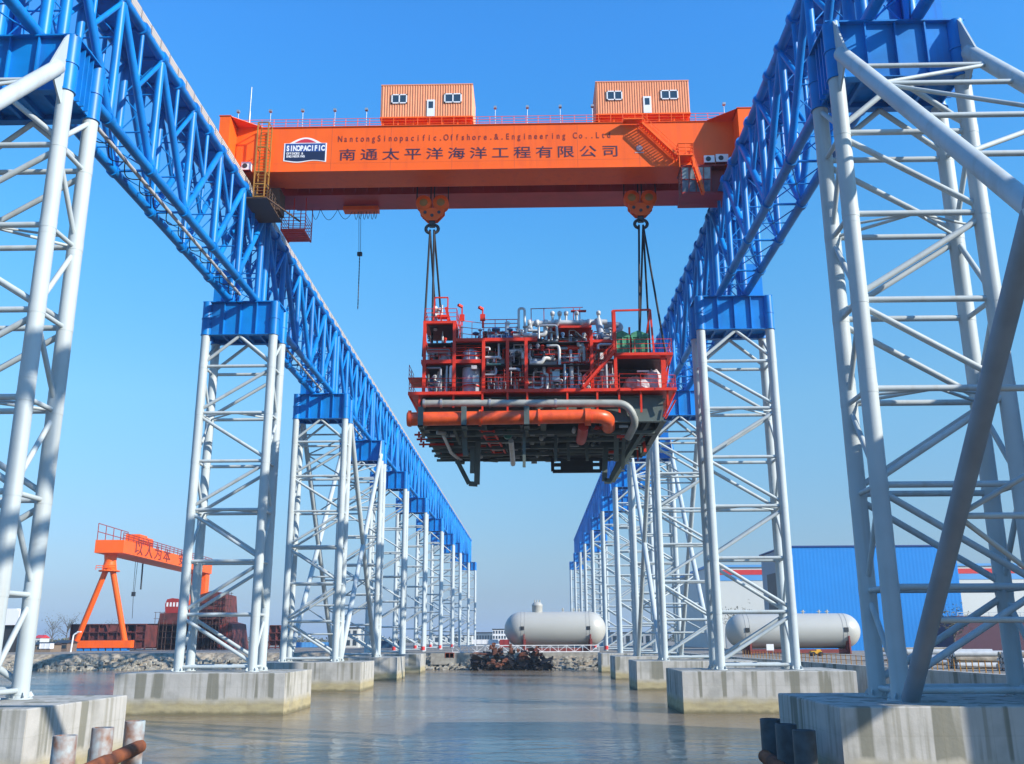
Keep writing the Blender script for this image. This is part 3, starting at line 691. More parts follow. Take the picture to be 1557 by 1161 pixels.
# festoon trolley and cable loops under the rear girder
a = at(523, 322, 111.6); b = at(576, 322, 111.6)
m = MB(); m.box((a.x, 110.9, GB-.75), (b.x, 112.3, GB-.25)); m.build('small_trolley', ORANGE, C)
m = MB(); xs = [474, 487, 513, 538, 545, 551, 557, 563, 569, 574]
for k in range(len(xs)-1):
    A = at(xs[k], 321, 111.6).x; B = at(xs[k+1], 321, 111.6).x; sag = 1.45
    pts = [(A+(B-A)*j/8, 111.6+.2*(k % 2), GB-.3-sag*math.sin(math.pi*j/8)) for j in range(9)]; m.path(pts, .035, 5)
m.build('festoon_cable', BLACK, C)
# stair on the right of the face, landing and operator cab
def stair(m, a, b, w, n, dy=(0, -1, 0)):
    a = Vector(a); b = Vector(b)
    for e in (0, w): m.bar(a+Vector((0, -e, 0)), b+Vector((0, -e, 0)), .08, .28)
    for k in range(n+1):
        p = a.lerp(b, k/n); m.box((p.x-.16, p.y-w, p.z-.03), (p.x+.16, p.y, p.z+.03))
    for e in (0, w):
        for hh in (.55, 1.05): m.tube(a+Vector((0, -e, hh)), b+Vector((0, -e, hh)), .03, 6)
        for k in range(5): p = a.lerp(b, k/4)+Vector((0, -e, 0)); m.tube(p, p+Vector((0, 0, 1.05)), .03, 6)
tA = at(976, 189, YF-.7); tB = at(1029, 238, YF-.7)
m = MB(); stair(m, (tA.x, YF-.25, tA.z), (tB.x, YF-.25, tB.z), .95, 16)
m.box((tA.x-2.2, YF-1.25, GT-.25), (tA.x+.2, YF-.15, GT-.1)); m.build('stairway', ORANGE, C)
pa = at(1031, 238, YF-1); pb = at(1053, 238, YF-1); zf = pa.z
m = MB(); m.box((pa.x, YF-1.6, zf-.12), (pb.x, YF-.05, zf)); m.rail([(pa.x, YF-.1, zf), (pa.x, YF-1.55, zf), (pb.x, YF-1.55, zf), (pb.x, YF-.1, zf)], 1.4, 3, .05, .9)
for x in (pa.x+.05, pb.x-.05): m.bar((x, YF-1.5, zf), (x, YF-1.5, zf-1.6), .1, .1)
m.box((pa.x-.05, YF-1.62, zf+1.4), (pb.x+.05, YF-1.45, zf+1.55)); m.build('landing', ORANGE, C)
tA = at(1052, 238, YF-1.2); tB = at(1070, 292, YF-1.2)
m = MB(); stair(m, (tA.x, YF-.5, tA.z), (tB.x, YF-.5, tB.z), .8, 12); m.build('stairway', ORANGE, C)
# operator cab
x0, x1 = 17.9, 21.3; ya, yb, za, zb = 101.7, 104.6, 57.6, 61.0
m = MB(); m.box((x0, ya+.5, za), (x1+2.6, yb+1.5, za+.25)); m.box((x0, yb, za), (x1, yb+.1, zb)); m.box((x0-.1, ya-.1, zb-.15), (x1+1.6, yb+.2, zb)); 
m.prism([(x1, ya, zb-.15), (x1, ya+.5, za+.25), (x1, yb, za+.25), (x1, yb, zb-.15)], (.08, 0, 0))
m.box((x1+.1, ya+1.0, za+.3), (x1+2.4, yb+1.2, zb-.2))
oc = m.build('operator_cab', DRED, C)
m = MB()
for k in range(5):
    x = x0+(x1-x0)*k/4; m.bar((x, ya, zb-.2), (x, ya+.25, za+1.7), .09, .09); m.bar((x, ya+.25, za+1.7), (x, ya+.9, za+.25), .09, .09)
m.bar((x0, ya+.25, za+1.7), (x1, ya+.25, za+1.7), .09, .09); m.bar((x0, ya, zb-.2), (x1, ya, zb-.2), .09, .09); m.bar((x0, ya+.9, za+.25), (x1, ya+.9, za+.25), .09, .09)
m.build('cab_frame', DRED, oc)
m = MB(); m.prism([(x0, ya+.04, zb-.2), (x0, ya+.29, za+1.7), (x1, ya+.29, za+1.7), (x1, ya+.04, zb-.2)], (0, .03, 0)); m.prism([(x0, ya+.29, za+1.7), (x0, ya+.94, za+.25), (x1, ya+.94, za+.25), (x1, ya+.29, za+1.7)], (0, .03, 0))
m.prism([(x0, ya+.05, zb-.2), (x0, ya+.3, za+1.7), (x0, ya+.95, za+.25), (x0, yb, za+.25), (x0, yb, zb-.2)], (.03, 0, 0)); m.build('cab_glass', PALEG, oc)
# hoist trolleys between the girders
for hx in (-11.9, 13.55):
    m = MB(); m.box((hx-4.2, YF+.7, GT+.3), (hx+4.2, RB-.5, GT+1.0)) if False else m.box((hx-3, YBK-.3, GB+1.05), (hx+3, RF+.3, GB+1.9))
    m.build('hoist_trolley', DRED, C)
# ---------------------------------------------------------------- hook blocks and slings
hooks = []
for hx, zt, which in ((-11.87, 58.7, 'left'), (13.55, 59.0, 'right')):
    hb = thing('hook_block', 'orange hook block with two yellow-hubbed pulleys over the %s end of the module' % which, 'hook block', (hx, 107.1, zt-3), 'hook blocks under the crane')
    m = MB()
    for q in (-1, 1):
        m.prism([(hx-1.5, 107.1+q*.35, zt-.1), (hx-1.5, 107.1+q*.35, zt-1.0), (hx-.6, 107.1+q*.35, zt-2.0), (hx+.6, 107.1+q*.35, zt-2.0), (hx+1.5, 107.1+q*.35, zt-1.0), (hx+1.5, 107.1+q*.35, zt-.1), (hx+.6, 107.1+q*.35, zt-.35), (hx-.6, 107.1+q*.35, zt-.35)], (0, q*.12, 0))
    m.box((hx-1.2, 106.8, zt-1.5), (hx+1.2, 107.4, zt-1.1))
    pl = m.build('block_body', ORANGE, hb)
    m = MB()
    for bx, bz in ((-.85, -.95), (.85, -.95), (0, -1.35)): m.tube((hx+bx, 106.55, zt+bz), (hx+bx, 107.65, zt+bz), .2, 12)
    m.build('bolt', DARK, pl)
    for q in (-1.05, 1.05):
        m = MB(); m.lathe((hx+q, 107.1, zt+.35), (0, 1, 0), [(-.55, 0), (-.55, .95), (-.42, .97), (-.3, .86), (-.15, .97), (0, .86), (.15, .97), (.3, .86), (.42, .97), (.55, .95), (.55, 0)], 28); sv = m.build('sheave', ORANGE, hb)
        m = MB(); m.lathe((hx+q, 107.1, zt+.35), (0, 1, 0), [(-.62, 0), (-.62, .42), (-.56, .5), (.56, .5), (.62, .42), (.62, 0)], 20); m.build('sheave_hub', YEL, sv)
    m = MB(); m.box((hx-.35, 106.85, zt-2.7), (hx+.35, 107.35, zt-1.9)); m.tube((hx, 106.6, zt-2.35), (hx, 107.6, zt-2.35), .25, 12)
    for q in (-1, 1):
        pts = [(hx+q*(.15+.62*math.sin(t)), 107.1, zt-3.3-.55*math.cos(t)+.35) for t in [k/8*math.pi for k in range(9)]]; m.path([Vector(p) for p in pts], .2, 8)
    m.build('hook', DARK, hb)
    for k, rx in enumerate((-1.95, -.22, .22, 1.95)):
        for dy in (-.3, .3):
            MB().tube((hx+rx, 107.1+dy, zt+.35), (hx+rx*.97, 107.1+dy, GB+1.4), .045, 6).build('rope', BLACK, hb)
    hooks.append((hx, zt-3.2))
# ---------------------------------------------------------------- lifted process module
mod = thing('process_module', 'red steel process module packed with pipework hanging from the orange crane', 'module', (1.3, 108, 24))
def mx(px): return -11.3+(px-643)*.0712
def mz(py): return 32.5+(592-py)/13.35
def part(m, name, mt, par=None): return m.build(name, mt, par or mod)
Y0, Y1 = 97.4, 118.4
ZD, ZM, ZR, ZU, ZTT = 32.5, 36.1, 36.75, 38.6, 40.6
XL, XR = -11.4, 14.1
# decks
m = MB(); m.box((-12.9, 96.4, ZD-.32), (mx(728), Y1+1, ZD)); m.box((mx(728), 96.6, ZD-.08), (mx(932), Y1+1, ZD+.25)); m.box((mx(932), 96.4, ZD-.1), (15.2, Y1+1, ZD+.2)); part(m, 'main_deck', REDM)
m = MB(); m.box((XL-.3, Y0-.1, ZM-.25), (mx(731), Y0+8, ZM+.15)); m.box((XL-2, 100, ZM-1.2), (XL, 104, ZM-1.05)); part(m, 'mid_deck', REDM)
m = MB(); m.box((mx(687), Y0-.15, ZU-.35), (mx(812), Y0+12, ZU)); m.box((mx(812), Y0+3, ZU-.35), (mx(925), Y1, ZU)); part(m, 'upper_deck', REDM)
m = MB(); m.box((XL-.15, Y0-.15, ZTT-.3), (mx(690), Y0+6, ZTT)); part(m, 'tower_deck', REDM)
m = MB(); m.box((mx(928), Y0-.3, ZR-.3), (15.1, Y0+9, ZR)); part(m, 'side_deck', REDM)
m = MB(); m.box((mx(890), Y0+.3, mz(513)-.3), (mx(928), Y0+5, mz(513))); m.box((mx(825), Y0+1, mz(488)-.25), (mx(895), Y0+6, mz(488))); part(m, 'pipe_rack', REDM)
m = MB(); m.box((XL+.3, Y0+.3, ZU-.46), (mx(890), Y1, ZU-.37)); m.box((XL+.3, Y0+.3, ZM-.46), (mx(890), Y1-.2, ZM-.42)); m.box((XL+.4, Y0+.4, ZTT-.4), (mx(690)-.4, Y0+5.8, ZTT-.31)); m.box((mx(890), Y0+1.0, ZR-.42), (14.6, Y0+8.8, ZR-.31)); part(m, 'deck_shade_sheet', DARK)  # dark sheets under the decks stand in for the shade inside
# columns
cols = [(642, ZTT), (687, ZTT), (731, ZU), (767, ZU), (795, ZU), (893, mz(500)), (928, mz(473))]
for yy in (Y0, Y0+7, Y0+14, Y1):
    for px, zt in cols: 
        w = .34 if yy == Y0 else .3
        part(MB().cb((mx(px), yy, (ZD+zt)/2), w, w, zt-ZD-.01), 'column', REDM)
part(MB().box((mx(996), Y0+.1, ZD+.2), (mx(1003), Y0+.6, ZR-.3)), 'column', REDM); part(MB().box((mx(996), Y0+8, ZD+.2), (mx(1003), Y0+8.5, ZR-.3)), 'column', REDM)
# beams and diagonals
m = MB()
for yy in (Y0+7, Y0+14, Y1):
    for z in (ZM, ZU): m.box((XL, yy-.15, z-.3), (mx(928), yy+.15, z))
for px in (642, 687, 731, 767, 795, 893):
    m.box((mx(px)-.14, Y0+.3, ZU-.4), (mx(px)+.14, Y1, ZU-.06)); m.box((mx(px)-.14, Y0+.3, ZM-.4), (mx(px)+.14, Y1, ZM-.06))
m.box((XL, Y0-.1, ZU-.05), (XL+.01, Y1, ZU)); 
m.bar((mx(865), Y0+3, ZU), (mx(893), Y0+3, mz(540)), .2, .2)
part(m, 'deck_beams', REDM)
m = MB()
for a, b in (((mx(700), Y0+7, ZD), (mx(767), Y0+7, ZU)), ((mx(850), Y0+4, mz(548)), (mx(838), Y0+4, mz(520))), ((mx(838), Y0+4, mz(520)), (mx(850), Y0+4, mz(500)))): m.bar(a, b, .22, .22)
m.bar((15.0, Y0+.2, ZR-.35), (mx(1003), Y0+.2, mz(566)), .14, .14); m.bar((14.7, Y0+.2, ZR-1.0), (mx(1003), Y0+.2, mz(578)), .14, .14)
part(m, 'diagonal_brace', REDM)
# frames above the top
def pipef(pts, r, name, mt, bend=0.0, n=10, par=None): return part(MB().path(pts, r, n, bend), name, mt, par)
m = MB(); A = (mx(926), Y0, mz(471)); B = (mx(983), Y0, mz(470))
m.bar((mx(926), Y0, ZR), A, .22, .22); m.bar(A, B, .18, .18); m.bar(B, (mx(986), Y0, ZR), .2, .2); m.bar(B, (mx(974), Y0+3, ZR), .18, .18); m.bar((mx(952), Y0+1, ZR), (mx(952), Y0+1, mz(492)), .2, .2)
part(m, 'lifting_frame', REDM)
m = MB(); m.bar((mx(675), Y0+1, ZTT), (mx(675), Y0+1, mz(443)), .14, .14); m.bar((mx(675), Y0+1, mz(443)), (mx(655), Y0+1, mz(443)), .14, .14); m.bar((mx(655), Y0+1, mz(443)), (mx(653), Y0+1, ZTT), .14, .14)
m.bar((mx(672), Y0+1, mz(458)), (mx(679), Y0+1, ZTT), .12, .3); m.box((mx(660), Y0, mz(477)), (mx(675), Y0+1, mz(474))); part(m, 'davit_frame', REDM)
for px, zb_, zt_ in ((696, ZU, mz(453)), (728, mz(486), mz(457))):
    m = MB(); m.bar((mx(px), Y0+2, zb_), (mx(px), Y0+2, zt_), .16, .16); m.cb((mx(px), Y0+2, mz(470)), .55, .4, .7); m.bar((mx(px), Y0+2, zt_), (mx(px)-.4, Y0+1.6, zt_+.1), .3, .25); part(m, 'lamp_mast', REDM)
m = MB(); zt_ = mz(452.5)
m.bar((mx(802), Y0+3, zt_), (mx(884), Y0+3, mz(451)), .07, .07)
for px in (803, 823, 869, 879): m.bar((mx(px), Y0+3, mz(485)), (mx(px), Y0+3, zt_), .09, .09)
m.cb((mx(877), Y0+3, mz(457)), 1.7, .5, .12); part(m, 'lightning_frame', DRED)
m = MB(); m.box((mx(727), Y0+3, mz(487)-.25), (mx(785), Y0+8, mz(487))); 
m.rail([(mx(729), Y0+3.1, mz(487)), (mx(782), Y0+3.1, mz(487))], 1.4, 3, .045, 1.4)
for px in (731, 757, 782): m.bar((mx(px), Y0+3.2, ZU), (mx(px), Y0+3.2, mz(487)), .2, .2)
part(m, 'top_platform', REDM)
# railings
def rl(pts, h=1.15, name='railing', post=1.8, r=.035): part(MB().rail(pts, h, 3, r, post), name, REDM)
rl([(-12.8, Y1, ZD), (-12.8, 96.5, ZD), (mx(728), 96.5, ZD)], 1.45)
rl([(mx(728), 96.7, ZD+.25), (mx(932), 96.7, ZD+.25)], 1.3)
rl([(mx(932), 96.7, ZD+.45), (mx(962), 95.9, ZD+.2), (15.1, 96.5, ZD+.2), (15.1, Y0+9, ZD+.2)], 1.35)
rl([(mx(930), Y0-.2, ZR), (15.0, Y0-.2, ZR), (15.0, Y0+8.8, ZR)], 1.5)
rl([(XL, Y0-.05, ZTT), (mx(690), Y0-.05, ZTT), (mx(690), Y0+5.8, ZTT), (XL, Y0+5.8, ZTT), (XL, Y0-.05, ZTT)], 1.4)
rl([(XL-1.9, 100, ZM-1.05), (XL-1.9, 104, ZM-1.05)], 1.4); rl([(XL, Y0-.05, ZM+.15), (mx(731), Y0-.05, ZM+.15)], 1.3)
rl([(mx(695), Y0+.4, ZU), (mx(730), Y0+1.5, ZU)], 2.2)
# inclined stair
sA = Vector((mx(878), Y0-.3, ZD+.3)); sB = Vector((mx(926), Y0-.3, ZR))
m = MB(); stair(m, sB, sA, .9, 14); part(m, 'stairway', REDM)
# side brackets under the deck edge
for px in (637, 687, 730, 767, 796, 855, 899, 931, 963, 1002):
    x = mx(px); m = MB(); m.bar((x, 96.8, ZD-.1), (x, 97.0, ZD-(1.6 if px in (637, 687, 1002) else 2.3)), .2, .2); m.bar((x, 96.8, ZD-.3), (x, 98.2, ZD-1.6), .14, .14); part(m, 'deck_bracket', REDM)
m = MB(); m.bar((-12.8, 97.5, ZD-.3), (-11.3, 97.9, 29.7), .2, .2); m.bar((-12.8, 117, ZD-.3), (-11.3, 117, 29.7), .2, .2); part(m, 'deck_bracket', REDM)
m = MB(); m.bar((15.1, 97.5, ZD-.1), (13.9, 97.9, 29.9), .2, .2); m.bar((15.1, 97.0, ZD-1), (14.0, 97.4, 29.6), .14, .14); part(m, 'deck_bracket', REDM)
# main grillage, green-grey
def ibeam(m, a, b, h, w=.45, t=.08):
    a = Vector(a); b = Vector(b); m.bar(a, b, t, h); z = Vector((0, 0, h/2)); m.bar(a+z, b+z, w, t); m.bar(a-z, b-z, w, t)
zc_, hh = 30.75, 2.7
for y in (97.9, 104.6, 111.3, 118.2): m = MB(); ibeam(m, (-11.5, y, zc_), (13.9, y, zc_), hh, .7); part(m, 'main_girder', GREYG)
for x in (-11.5, -5.1, 1.3, 7.6, 13.9): m = MB(); ibeam(m, (x, 98.1, zc_-.05), (x, 118, zc_-.05), hh-.3, .6); part(m, 'cross_girder', GREYG)
m = MB()
for k in range(18): x = -10.6+k*1.4; ibeam(m, (x, 98, 31.6), (x, 118, 31.6), .8, .25)
m.box((-11.4, 98, 32.02), (13.8, 118.1, 32.15)); part(m, 'floor_joists', GREYG)
m = MB()
for k in range(7):
    y = 99+k*3.1; m.box((-11.9, y, 28.95), (-5+k*.3, y+.28, 29.25))
for k in range(5): y = 100+k*4; m.box((-6, y, 28.6), (13.2-k*.6, y+.3, 28.95))
part(m, 'bottom_beams', GREYG)
m = MB()
for y, z in ((103.5, 29.4), (105.6, 29.3), (108, 29.2)):
    m.box((-13.0, y-.1, z-.1), (-9, y+.1, z+.1)); m.tube((-12.5, y, z-.35), (-12.5, y, z+.35), .12, 8)
part(m, 'stub_pipes', REDM)
# hanging support frames
def hang(pts, w, name, mt=GREYG):
    m = MB()
    for a, b in zip(pts, pts[1:]): m.bar(a, b, w, w)
    part(m, name, mt)
q = lambda x, y, Y: at(x, y, Y)
hang([q(695, 700, 106), q(713, 735, 106), q(726, 736, 106), q(727, 690, 106)], .5, 'hanging_bracket')
hang([q(719, 680, 104), q(718, 719, 104)], .5, 'hanging_bracket'); hang([q(727, 670, 104), q(725, 735, 105)], .6, 'hanging_bracket'); hang([q(705, 650, 100), q(708, 693, 100)], .55, 'hanging_bracket'); hang([q(690, 650, 99), q(700, 675, 101)], .3, 'hanging_bracket')
hang([q(921, 678, 107), q(919, 731, 107), q(930, 731, 107), q(985, 640, 102)], .55, 'hanging_bracket')
hang([q(930, 727, 109), q(958, 668, 106), q(975, 630, 103)], .45, 'hanging_bracket'); hang([q(937, 655, 101), q(937, 700, 103)], .5, 'hanging_bracket'); hang([q(949, 650, 102), q(947, 712, 105)], .35, 'hanging_bracket')
m = MB()
for t in range(9):
    a = q(985-55*t/8, 640+88*t/8, 102+t*.6); m.cb(a+Vector((.5, 0, .1)), .9, .2, .12)
part(m, 'cable_ladder', GREYG)
hang([q(973, 675, 110), q(981, 660, 110)], .25, 'red_strut', REDM); hang([q(978, 665, 110), q(981, 687, 110)], .3, 'red_strut', REDM); hang([q(969, 680, 112), q(970, 700, 112)], .15, 'red_strut', REDM)
# grid box under the right
m = MB(); a = q(840, 697, 116); b = q(914, 716, 116)
for z in (a.z-.15, (a.z+b.z)/2, b.z): m.box((a.x, 115.7, z-.2), (b.x, 116.1, z+.2))
for k in range(4): x = a.x+(b.x-a.x)*k/3; m.box((x-1.0, 115.75, b.z), (x+1.0, 116.05, a.z)) if 0 < k < 3 else m.box((x-.2, 115.75, b.z), (x+.2, 116.05, a.z))
m.box((a.x, 109, a.z), (b.x, 116, a.z+.2)); part(m, 'cable_transit_frame', DARK)
for (x1_, y1_, x2_, y2_, Y_) in ((845, 648, 845, 700, 103), (872, 668, 935, 668, 103), (843, 667, 935, 668, 104), (850, 685, 925, 685, 109), (862, 640, 865, 700, 105), (890, 655, 893, 700, 106), (797, 647, 797, 710, 99)):
    hang([q(x1_, y1_, Y_), q(x2_, y2_, Y_)], .32, 'underdeck_strut')
# underside pipes
pipef([q(645, 613, 97.1), q(953, 613, 96.9), q(968, 640, 97.5), q(955, 665, 100)], .40, 'grey_header_pipe', GPIPE, 1.6, 18)
for px in (645, 671, 745, 845): p = q(px, 613, 97.05); part(MB().tube((p.x-.12, p.y, p.z), (p.x+.12, p.y, p.z), .5, 18), 'pipe_clamp', GALV)
Pz = q(640, 637, 96.9); 
op = [Vector((mx(623)-.2, 96.6, 29.6)), Vector((mx(914), 96.6, 29.75)), Vector((mx(917), 99.6, 29.2))]
big = pipef(op, .72, 'orange_main_pipe', PIPEO, 1.7, 26)
for px, w, r in ((624, .14, .86), (727, .12, .86), (813, .12, .88), (884, .3, .9)): x = mx(px); MB().tube((x-w, 96.6, 29.66), (x+w, 96.6, 29.66), r, 28).build('pipe_flange', PIPEO, big)
for px in (641, 704, 795):
    x = mx(px); m = MB(); m.box((x-.28, 95.7, 28.6), (x+.28, 97.6, 28.75)); m.box((x-.28, 95.7, 28.6), (x+.28, 95.8, 30.7)); m.box((x-.2, 97.3, 28.4), (x+.2, 97.6, 31.6)); m.bar((x, 97.3, 28.7), (x, 99, 28.2), .3, .3); part(m, 'pipe_support', GREYG)
pipef([(mx(878), 97.5, 28.9), (mx(878), 99.5, 28.5), (mx(878), 103, 28.5)], .55, 'orange_branch_pipe', REARP, 1, 20)
m = MB(); m.lathe((q(772, 660, 102)), (0, 1, 0), [(-.4, 0), (-.4, .5), (.4, .5), (.4, 0)], 18); part(m, 'green_valve', mat('teal_paint', (0.01, .16, .13), .4))
pipef([q(777, 670, 103), q(779, 690, 107), q(780, 705, 112)], .3, 'pipe', PIPEW, .5)
random.seed(21)
for k in range(16):
    x = random.uniform(-10, 12); z = random.uniform(28.7, 29.6); r = random.choice((.09, .14, .2)); mt = random.choice((GREYG, GREYG, PIPEW, DRED, DARK))
    if k % 3: pts = [(x, random.uniform(99, 104), z), (x, random.uniform(110, 118), z), (x+random.uniform(-3, 3), 118, z)]
    else: yv = random.uniform(99, 117); pts = [(x, yv, z), (x+random.uniform(3, 9)*(1 if x < 2 else -1), yv, z), (x+random.uniform(3, 5)*(1 if x < 2 else -1), yv+.1, z+1.2)]
    pipef(pts, r, 'underdeck_pipe', mt, .4, 8)
m = MB()
for x in (mx(727), mx(745)):
    m.bar((x, 99.5, 28.9), (x+.9, 112, 28.9), .2, .2)
for k in range(9): y = 99.5+k*1.5; m.bar((mx(727)+.07*k, y, 28.85), (mx(745)+.07*k, y, 28.85), .12, .12)
part(m, 'underdeck_ladder', REDM)
random.seed(91)
for k in range(60):
    x = random.uniform(-10.5, 12.5); y = random.uniform(98.5, 117); z = random.uniform(28.3, 29.3); w = random.uniform(.3, 1.6)
    m = MB(); m.box((x-w/2, y-.15, z-.12), (x+w/2, y+.15, z+.15)) if k % 3 else m.lathe((x, y, z), (random.choice((0, 1)), .5, 0), [(-w/2, 0), (-w/2, .25), (w/2, .25), (w/2, 0)], 10)
    part(m, 'underdeck_fitting', random.choice((GREYG, GPIPE, DARK, REDM, GREYG, GALV)))
# ---- equipment on the decks
def vessel(c, axis, r, L_, name, mt, par=None):
    pr = [(-L_/2-r*.5, 0), (-L_/2-r*.43, r*.45), (-L_/2-r*.25, r*.8), (-L_/2, r), (L_/2, r), (L_/2+r*.25, r*.8), (L_/2+r*.43, r*.45), (L_/2+r*.5, 0)]
    return part(MB().lathe(c, axis, pr, 24), name, mt, par)
def mp(px, py, dy): return Vector((mx(px), Y0+dy, mz(py)))       # a point of the module at dy behind its front, seen at px, py
VESL = mat('pale_blue_grey_vessel_paint', (0.42, 0.46, 0.54), 0.45, var=0.12)
v = vessel(mp(711, 556, 1.5), (0, 0, 1), .93, 4.4, 'vertical_vessel', VESL)
m = MB(); 
for z in (33.6, 36.9): m.lathe((mx(711), Y0+1.5, z), (0, 0, 1), [(-.06, .95), (-.06, 1.02), (.06, 1.02), (.06, .95)], 24)
m.build('vessel_band', REDM, v)
part(MB().box((mx(715), Y0+.1, mz(577)), (mx(724.5), Y0+.45, mz(565))), 'instrument_panel', GALV); part(MB().box((mx(713), Y0-.1, mz(556)), (mx(721), Y0+.4, mz(551))), 'white_sack', TARP)
vessel(mp(668, 562, 4), (1, 0, 0), .7, 2.8, 'horizontal_vessel', VESG)
vessel(mp(671, 537, 2), (0, 0, 1), .75, .9, 'wrapped_drum', TARP)
vessel(mp(798, 562, 4), (1, 0, 0), .65, 3.2, 'horizontal_vessel', VESG)
for px in (824, 838): vessel(mp(px, 562, 2.4), (0, 0, 1), .62, 1.9, 'pump_pot', VESG)
part(MB().box(mp(834, 572, 1), mp(845, 557, 1.8)), 'control_box', GALV)
vessel(mp(863, 497, 4.2), (1, 0, 0), .48, 3.4, 'silver_exchanger', GALV); vessel(mp(860, 505, 5), (1, 0, 0), .36, 4.2, 'silver_exchanger', VESG)
part(MB().box(mp(826, 523, 2.6), mp(837, 506, 4)), 'brown_casing', mat('olive_steel', (.12, .10, .05), .6))
part(MB().box((mx(932), Y0+4.6, ZD+.2), (mx(995), Y0+4.8, ZR-.42)), 'shade_panel', DARK)  # dark sheet added as the shade behind the bundles
# green wrapped tanks
for a, b in ((931, 951), (955, 979)):
    m = MB(); p0_, p1_ = mp(a, 533, .8), mp(b, 508, 4.5)
    m.box(p0_, p1_); m.prism([(p0_.x-.1, Y0+.7, p1_.z), (p1_.x+.1, Y0+.7, p1_.z), (p1_.x+.0, Y0+.7, p1_.z+.35), (p0_.x+.7, Y0+.7, p1_.z+.75), (p0_.x-.05, Y0+.7, p1_.z+.45)], (0, 4, 0)); part(m, 'green_covered_unit', GREEN)
    m = MB()
    for t in (0.02, .5, .98): x = p0_.x+(p1_.x-p0_.x)*t; m.bar((x, Y0+.72, p0_.z), (x, Y0+.72, p1_.z), .12, .1)
    part(m, 'unit_frame', mat('pale_green_frame', (.10, .36, .2), .6))
# white bundles under the side deck
random.seed(5)
m = MB(); n_ = 10
for (c, rx, ry, rz) in ((mp(986, 572, 2.2), 1.0, 1.6, 1.45), (mp(972, 580, 1.8), 1.1, 1.2, .95), (mp(960, 574, 3.4), 1.3, 1.2, 1.2)):
    vs = []; 
    for i_ in range(n_+1):
        for j_ in range(16):
            th_ = math.pi*i_/n_; ph = 2*math.pi*j_/16; k_ = random.uniform(.86, 1.08); vs.append(c+Vector((rx*k_*math.sin(th_)**.6*math.cos(ph), ry*k_*math.sin(th_)**.6*math.sin(ph), rz*k_*math.cos(th_))))
    m.add(vs, [(i_*16+j_, i_*16+(j_+1) % 16, (i_+1)*16+(j_+1) % 16, (i_+1)*16+j_) for i_ in range(n_) for j_ in range(16)])
part(m, 'tarpaulin_bundle', TARP)
# top valves and pipes
pipef([mp(672, 548, 1.6), mp(700, 548, 1.6)], .1, 'pipe', PIPEW)
def valve(px, py, dy, mt=PBLUE, s_=1.0):
    c = mp(px, py, dy); m = MB(); m.lathe(c, (1, 0, 0), [(-.6*s_, 0), (-.6*s_, .42*s_), (-.48*s_, .42*s_), (-.42*s_, .25*s_), (0, .4*s_), (.42*s_, .25*s_), (.48*s_, .42*s_), (.6*s_, .42*s_), (.6*s_, 0)], 16)
    m.tube(c, c+Vector((0, 0, .9*s_)), .08*s_, 8); m.lathe(c+Vector((0, 0, .9*s_)), (0, 0, 1), [(0, 0), (0, .4*s_), (.18*s_, .42*s_), (.3*s_, .2*s_), (.3*s_, 0)], 16); part(m, 'valve', mt)
valve(749, 507, 1.2, PBLUE, 1.1); valve(769, 506, 1.3, PBLUE, 1.0); valve(812, 505, 1.5, PBLUE, .8); valve(718, 509, 1.5, PBLUE, .9)
pipef([mp(705, 510, 1.4), mp(812, 505, 1.4)], .26, 'manifold_pipe', PIPEW)
for px in (784, 795, 740): m = MB(); c = mp(px, 506, 1.2); m.lathe(c, (1, 0, 0), [(-.25, 0), (-.25, .42), (-.1, .42), (-.1, .3), (.1, .3), (.1, .42), (.25, .42), (.25, 0)], 16); part(m, 'flange', PIPEW)
pipef([mp(784, 505, 1.4), mp(784, 459, 1.4), mp(793, 459, 1.4), mp(793, 507, 1.4)], .14, 'goose_neck_pipe', PIPEW, .6)
pipef([mp(766, 505, 1.2), mp(766, 484, 1.2)], .24, 'vent_pipe', PIPEW); vessel(mp(766.5, 483, 1.2), (0, 0, 1), .28, .2, 'vent_cap', PIPEW)
pipef([mp(801, 492, 2), mp(801, 480, 2), mp(920, 479, 2)], .30, 'upper_header_pipe', PIPEW, .8, 16)
pipef([mp(915, 482, 2.4), mp(940, 482, 2.4), mp(940, 491, 2.4), mp(913, 491, 2.6)], .36, 'return_bend_pipe', VESG, .9, 18)
pipef([mp(905, 476, 1.6), mp(909, 495, 1.6), mp(908, 506, 1.6), mp(922, 506, 1.6)], .38, 'insulated_bend', VESG, .9, 18)
for px in (836, 847, 857, 907, 873): m = MB(); c = mp(px, 478, 2); m.tube(c, c+Vector((0, 0, .9)), .14, 10); m.lathe(c+Vector((0, 0, .75)), (0, 0, 1), [(0, 0), (0, .22), (.35, .26), (.5, .12), (.5, 0)], 12); part(m, 'relief_valve', PIPEW)
for px in (800, 812, 826, 842, 880, 892): m = MB(); c = mp(px, 480, 2); m.lathe(c, (1, 0, 0), [(-.2, 0), (-.2, .42), (.2, .42), (.2, 0)], 16); part(m, 'flange', PIPEW)
pipef([mp(804, 494, 2.3), mp(846, 494, 2.3)], .2, 'pipe', PIPEW); pipef([mp(826, 520, .6), mp(843, 520, .6), mp(845, 526, .6), mp(845, 550, .6)], .17, 'pipe', PIPEW, .5)
pipef([mp(863, 582, 1), mp(863, 540, 1), mp(875, 537, 2.5)], .24, 'pipe', PIPEW, .5); pipef([mp(800, 546, .6), mp(818, 546, .6), mp(822, 538, .6), mp(838, 538, 1.4)], .22, 'pipe', PIPEW, .5)
pipef([mp(735, 547, .6), mp(757, 547, .6)], .1, 'pipe', mat('mint_pipe', (.2, .45, .33), .5)); pipef([mp(800, 541, 1.2), mp(840, 541, 1.8)], .4, 'pipe', VESG, 0, 14)
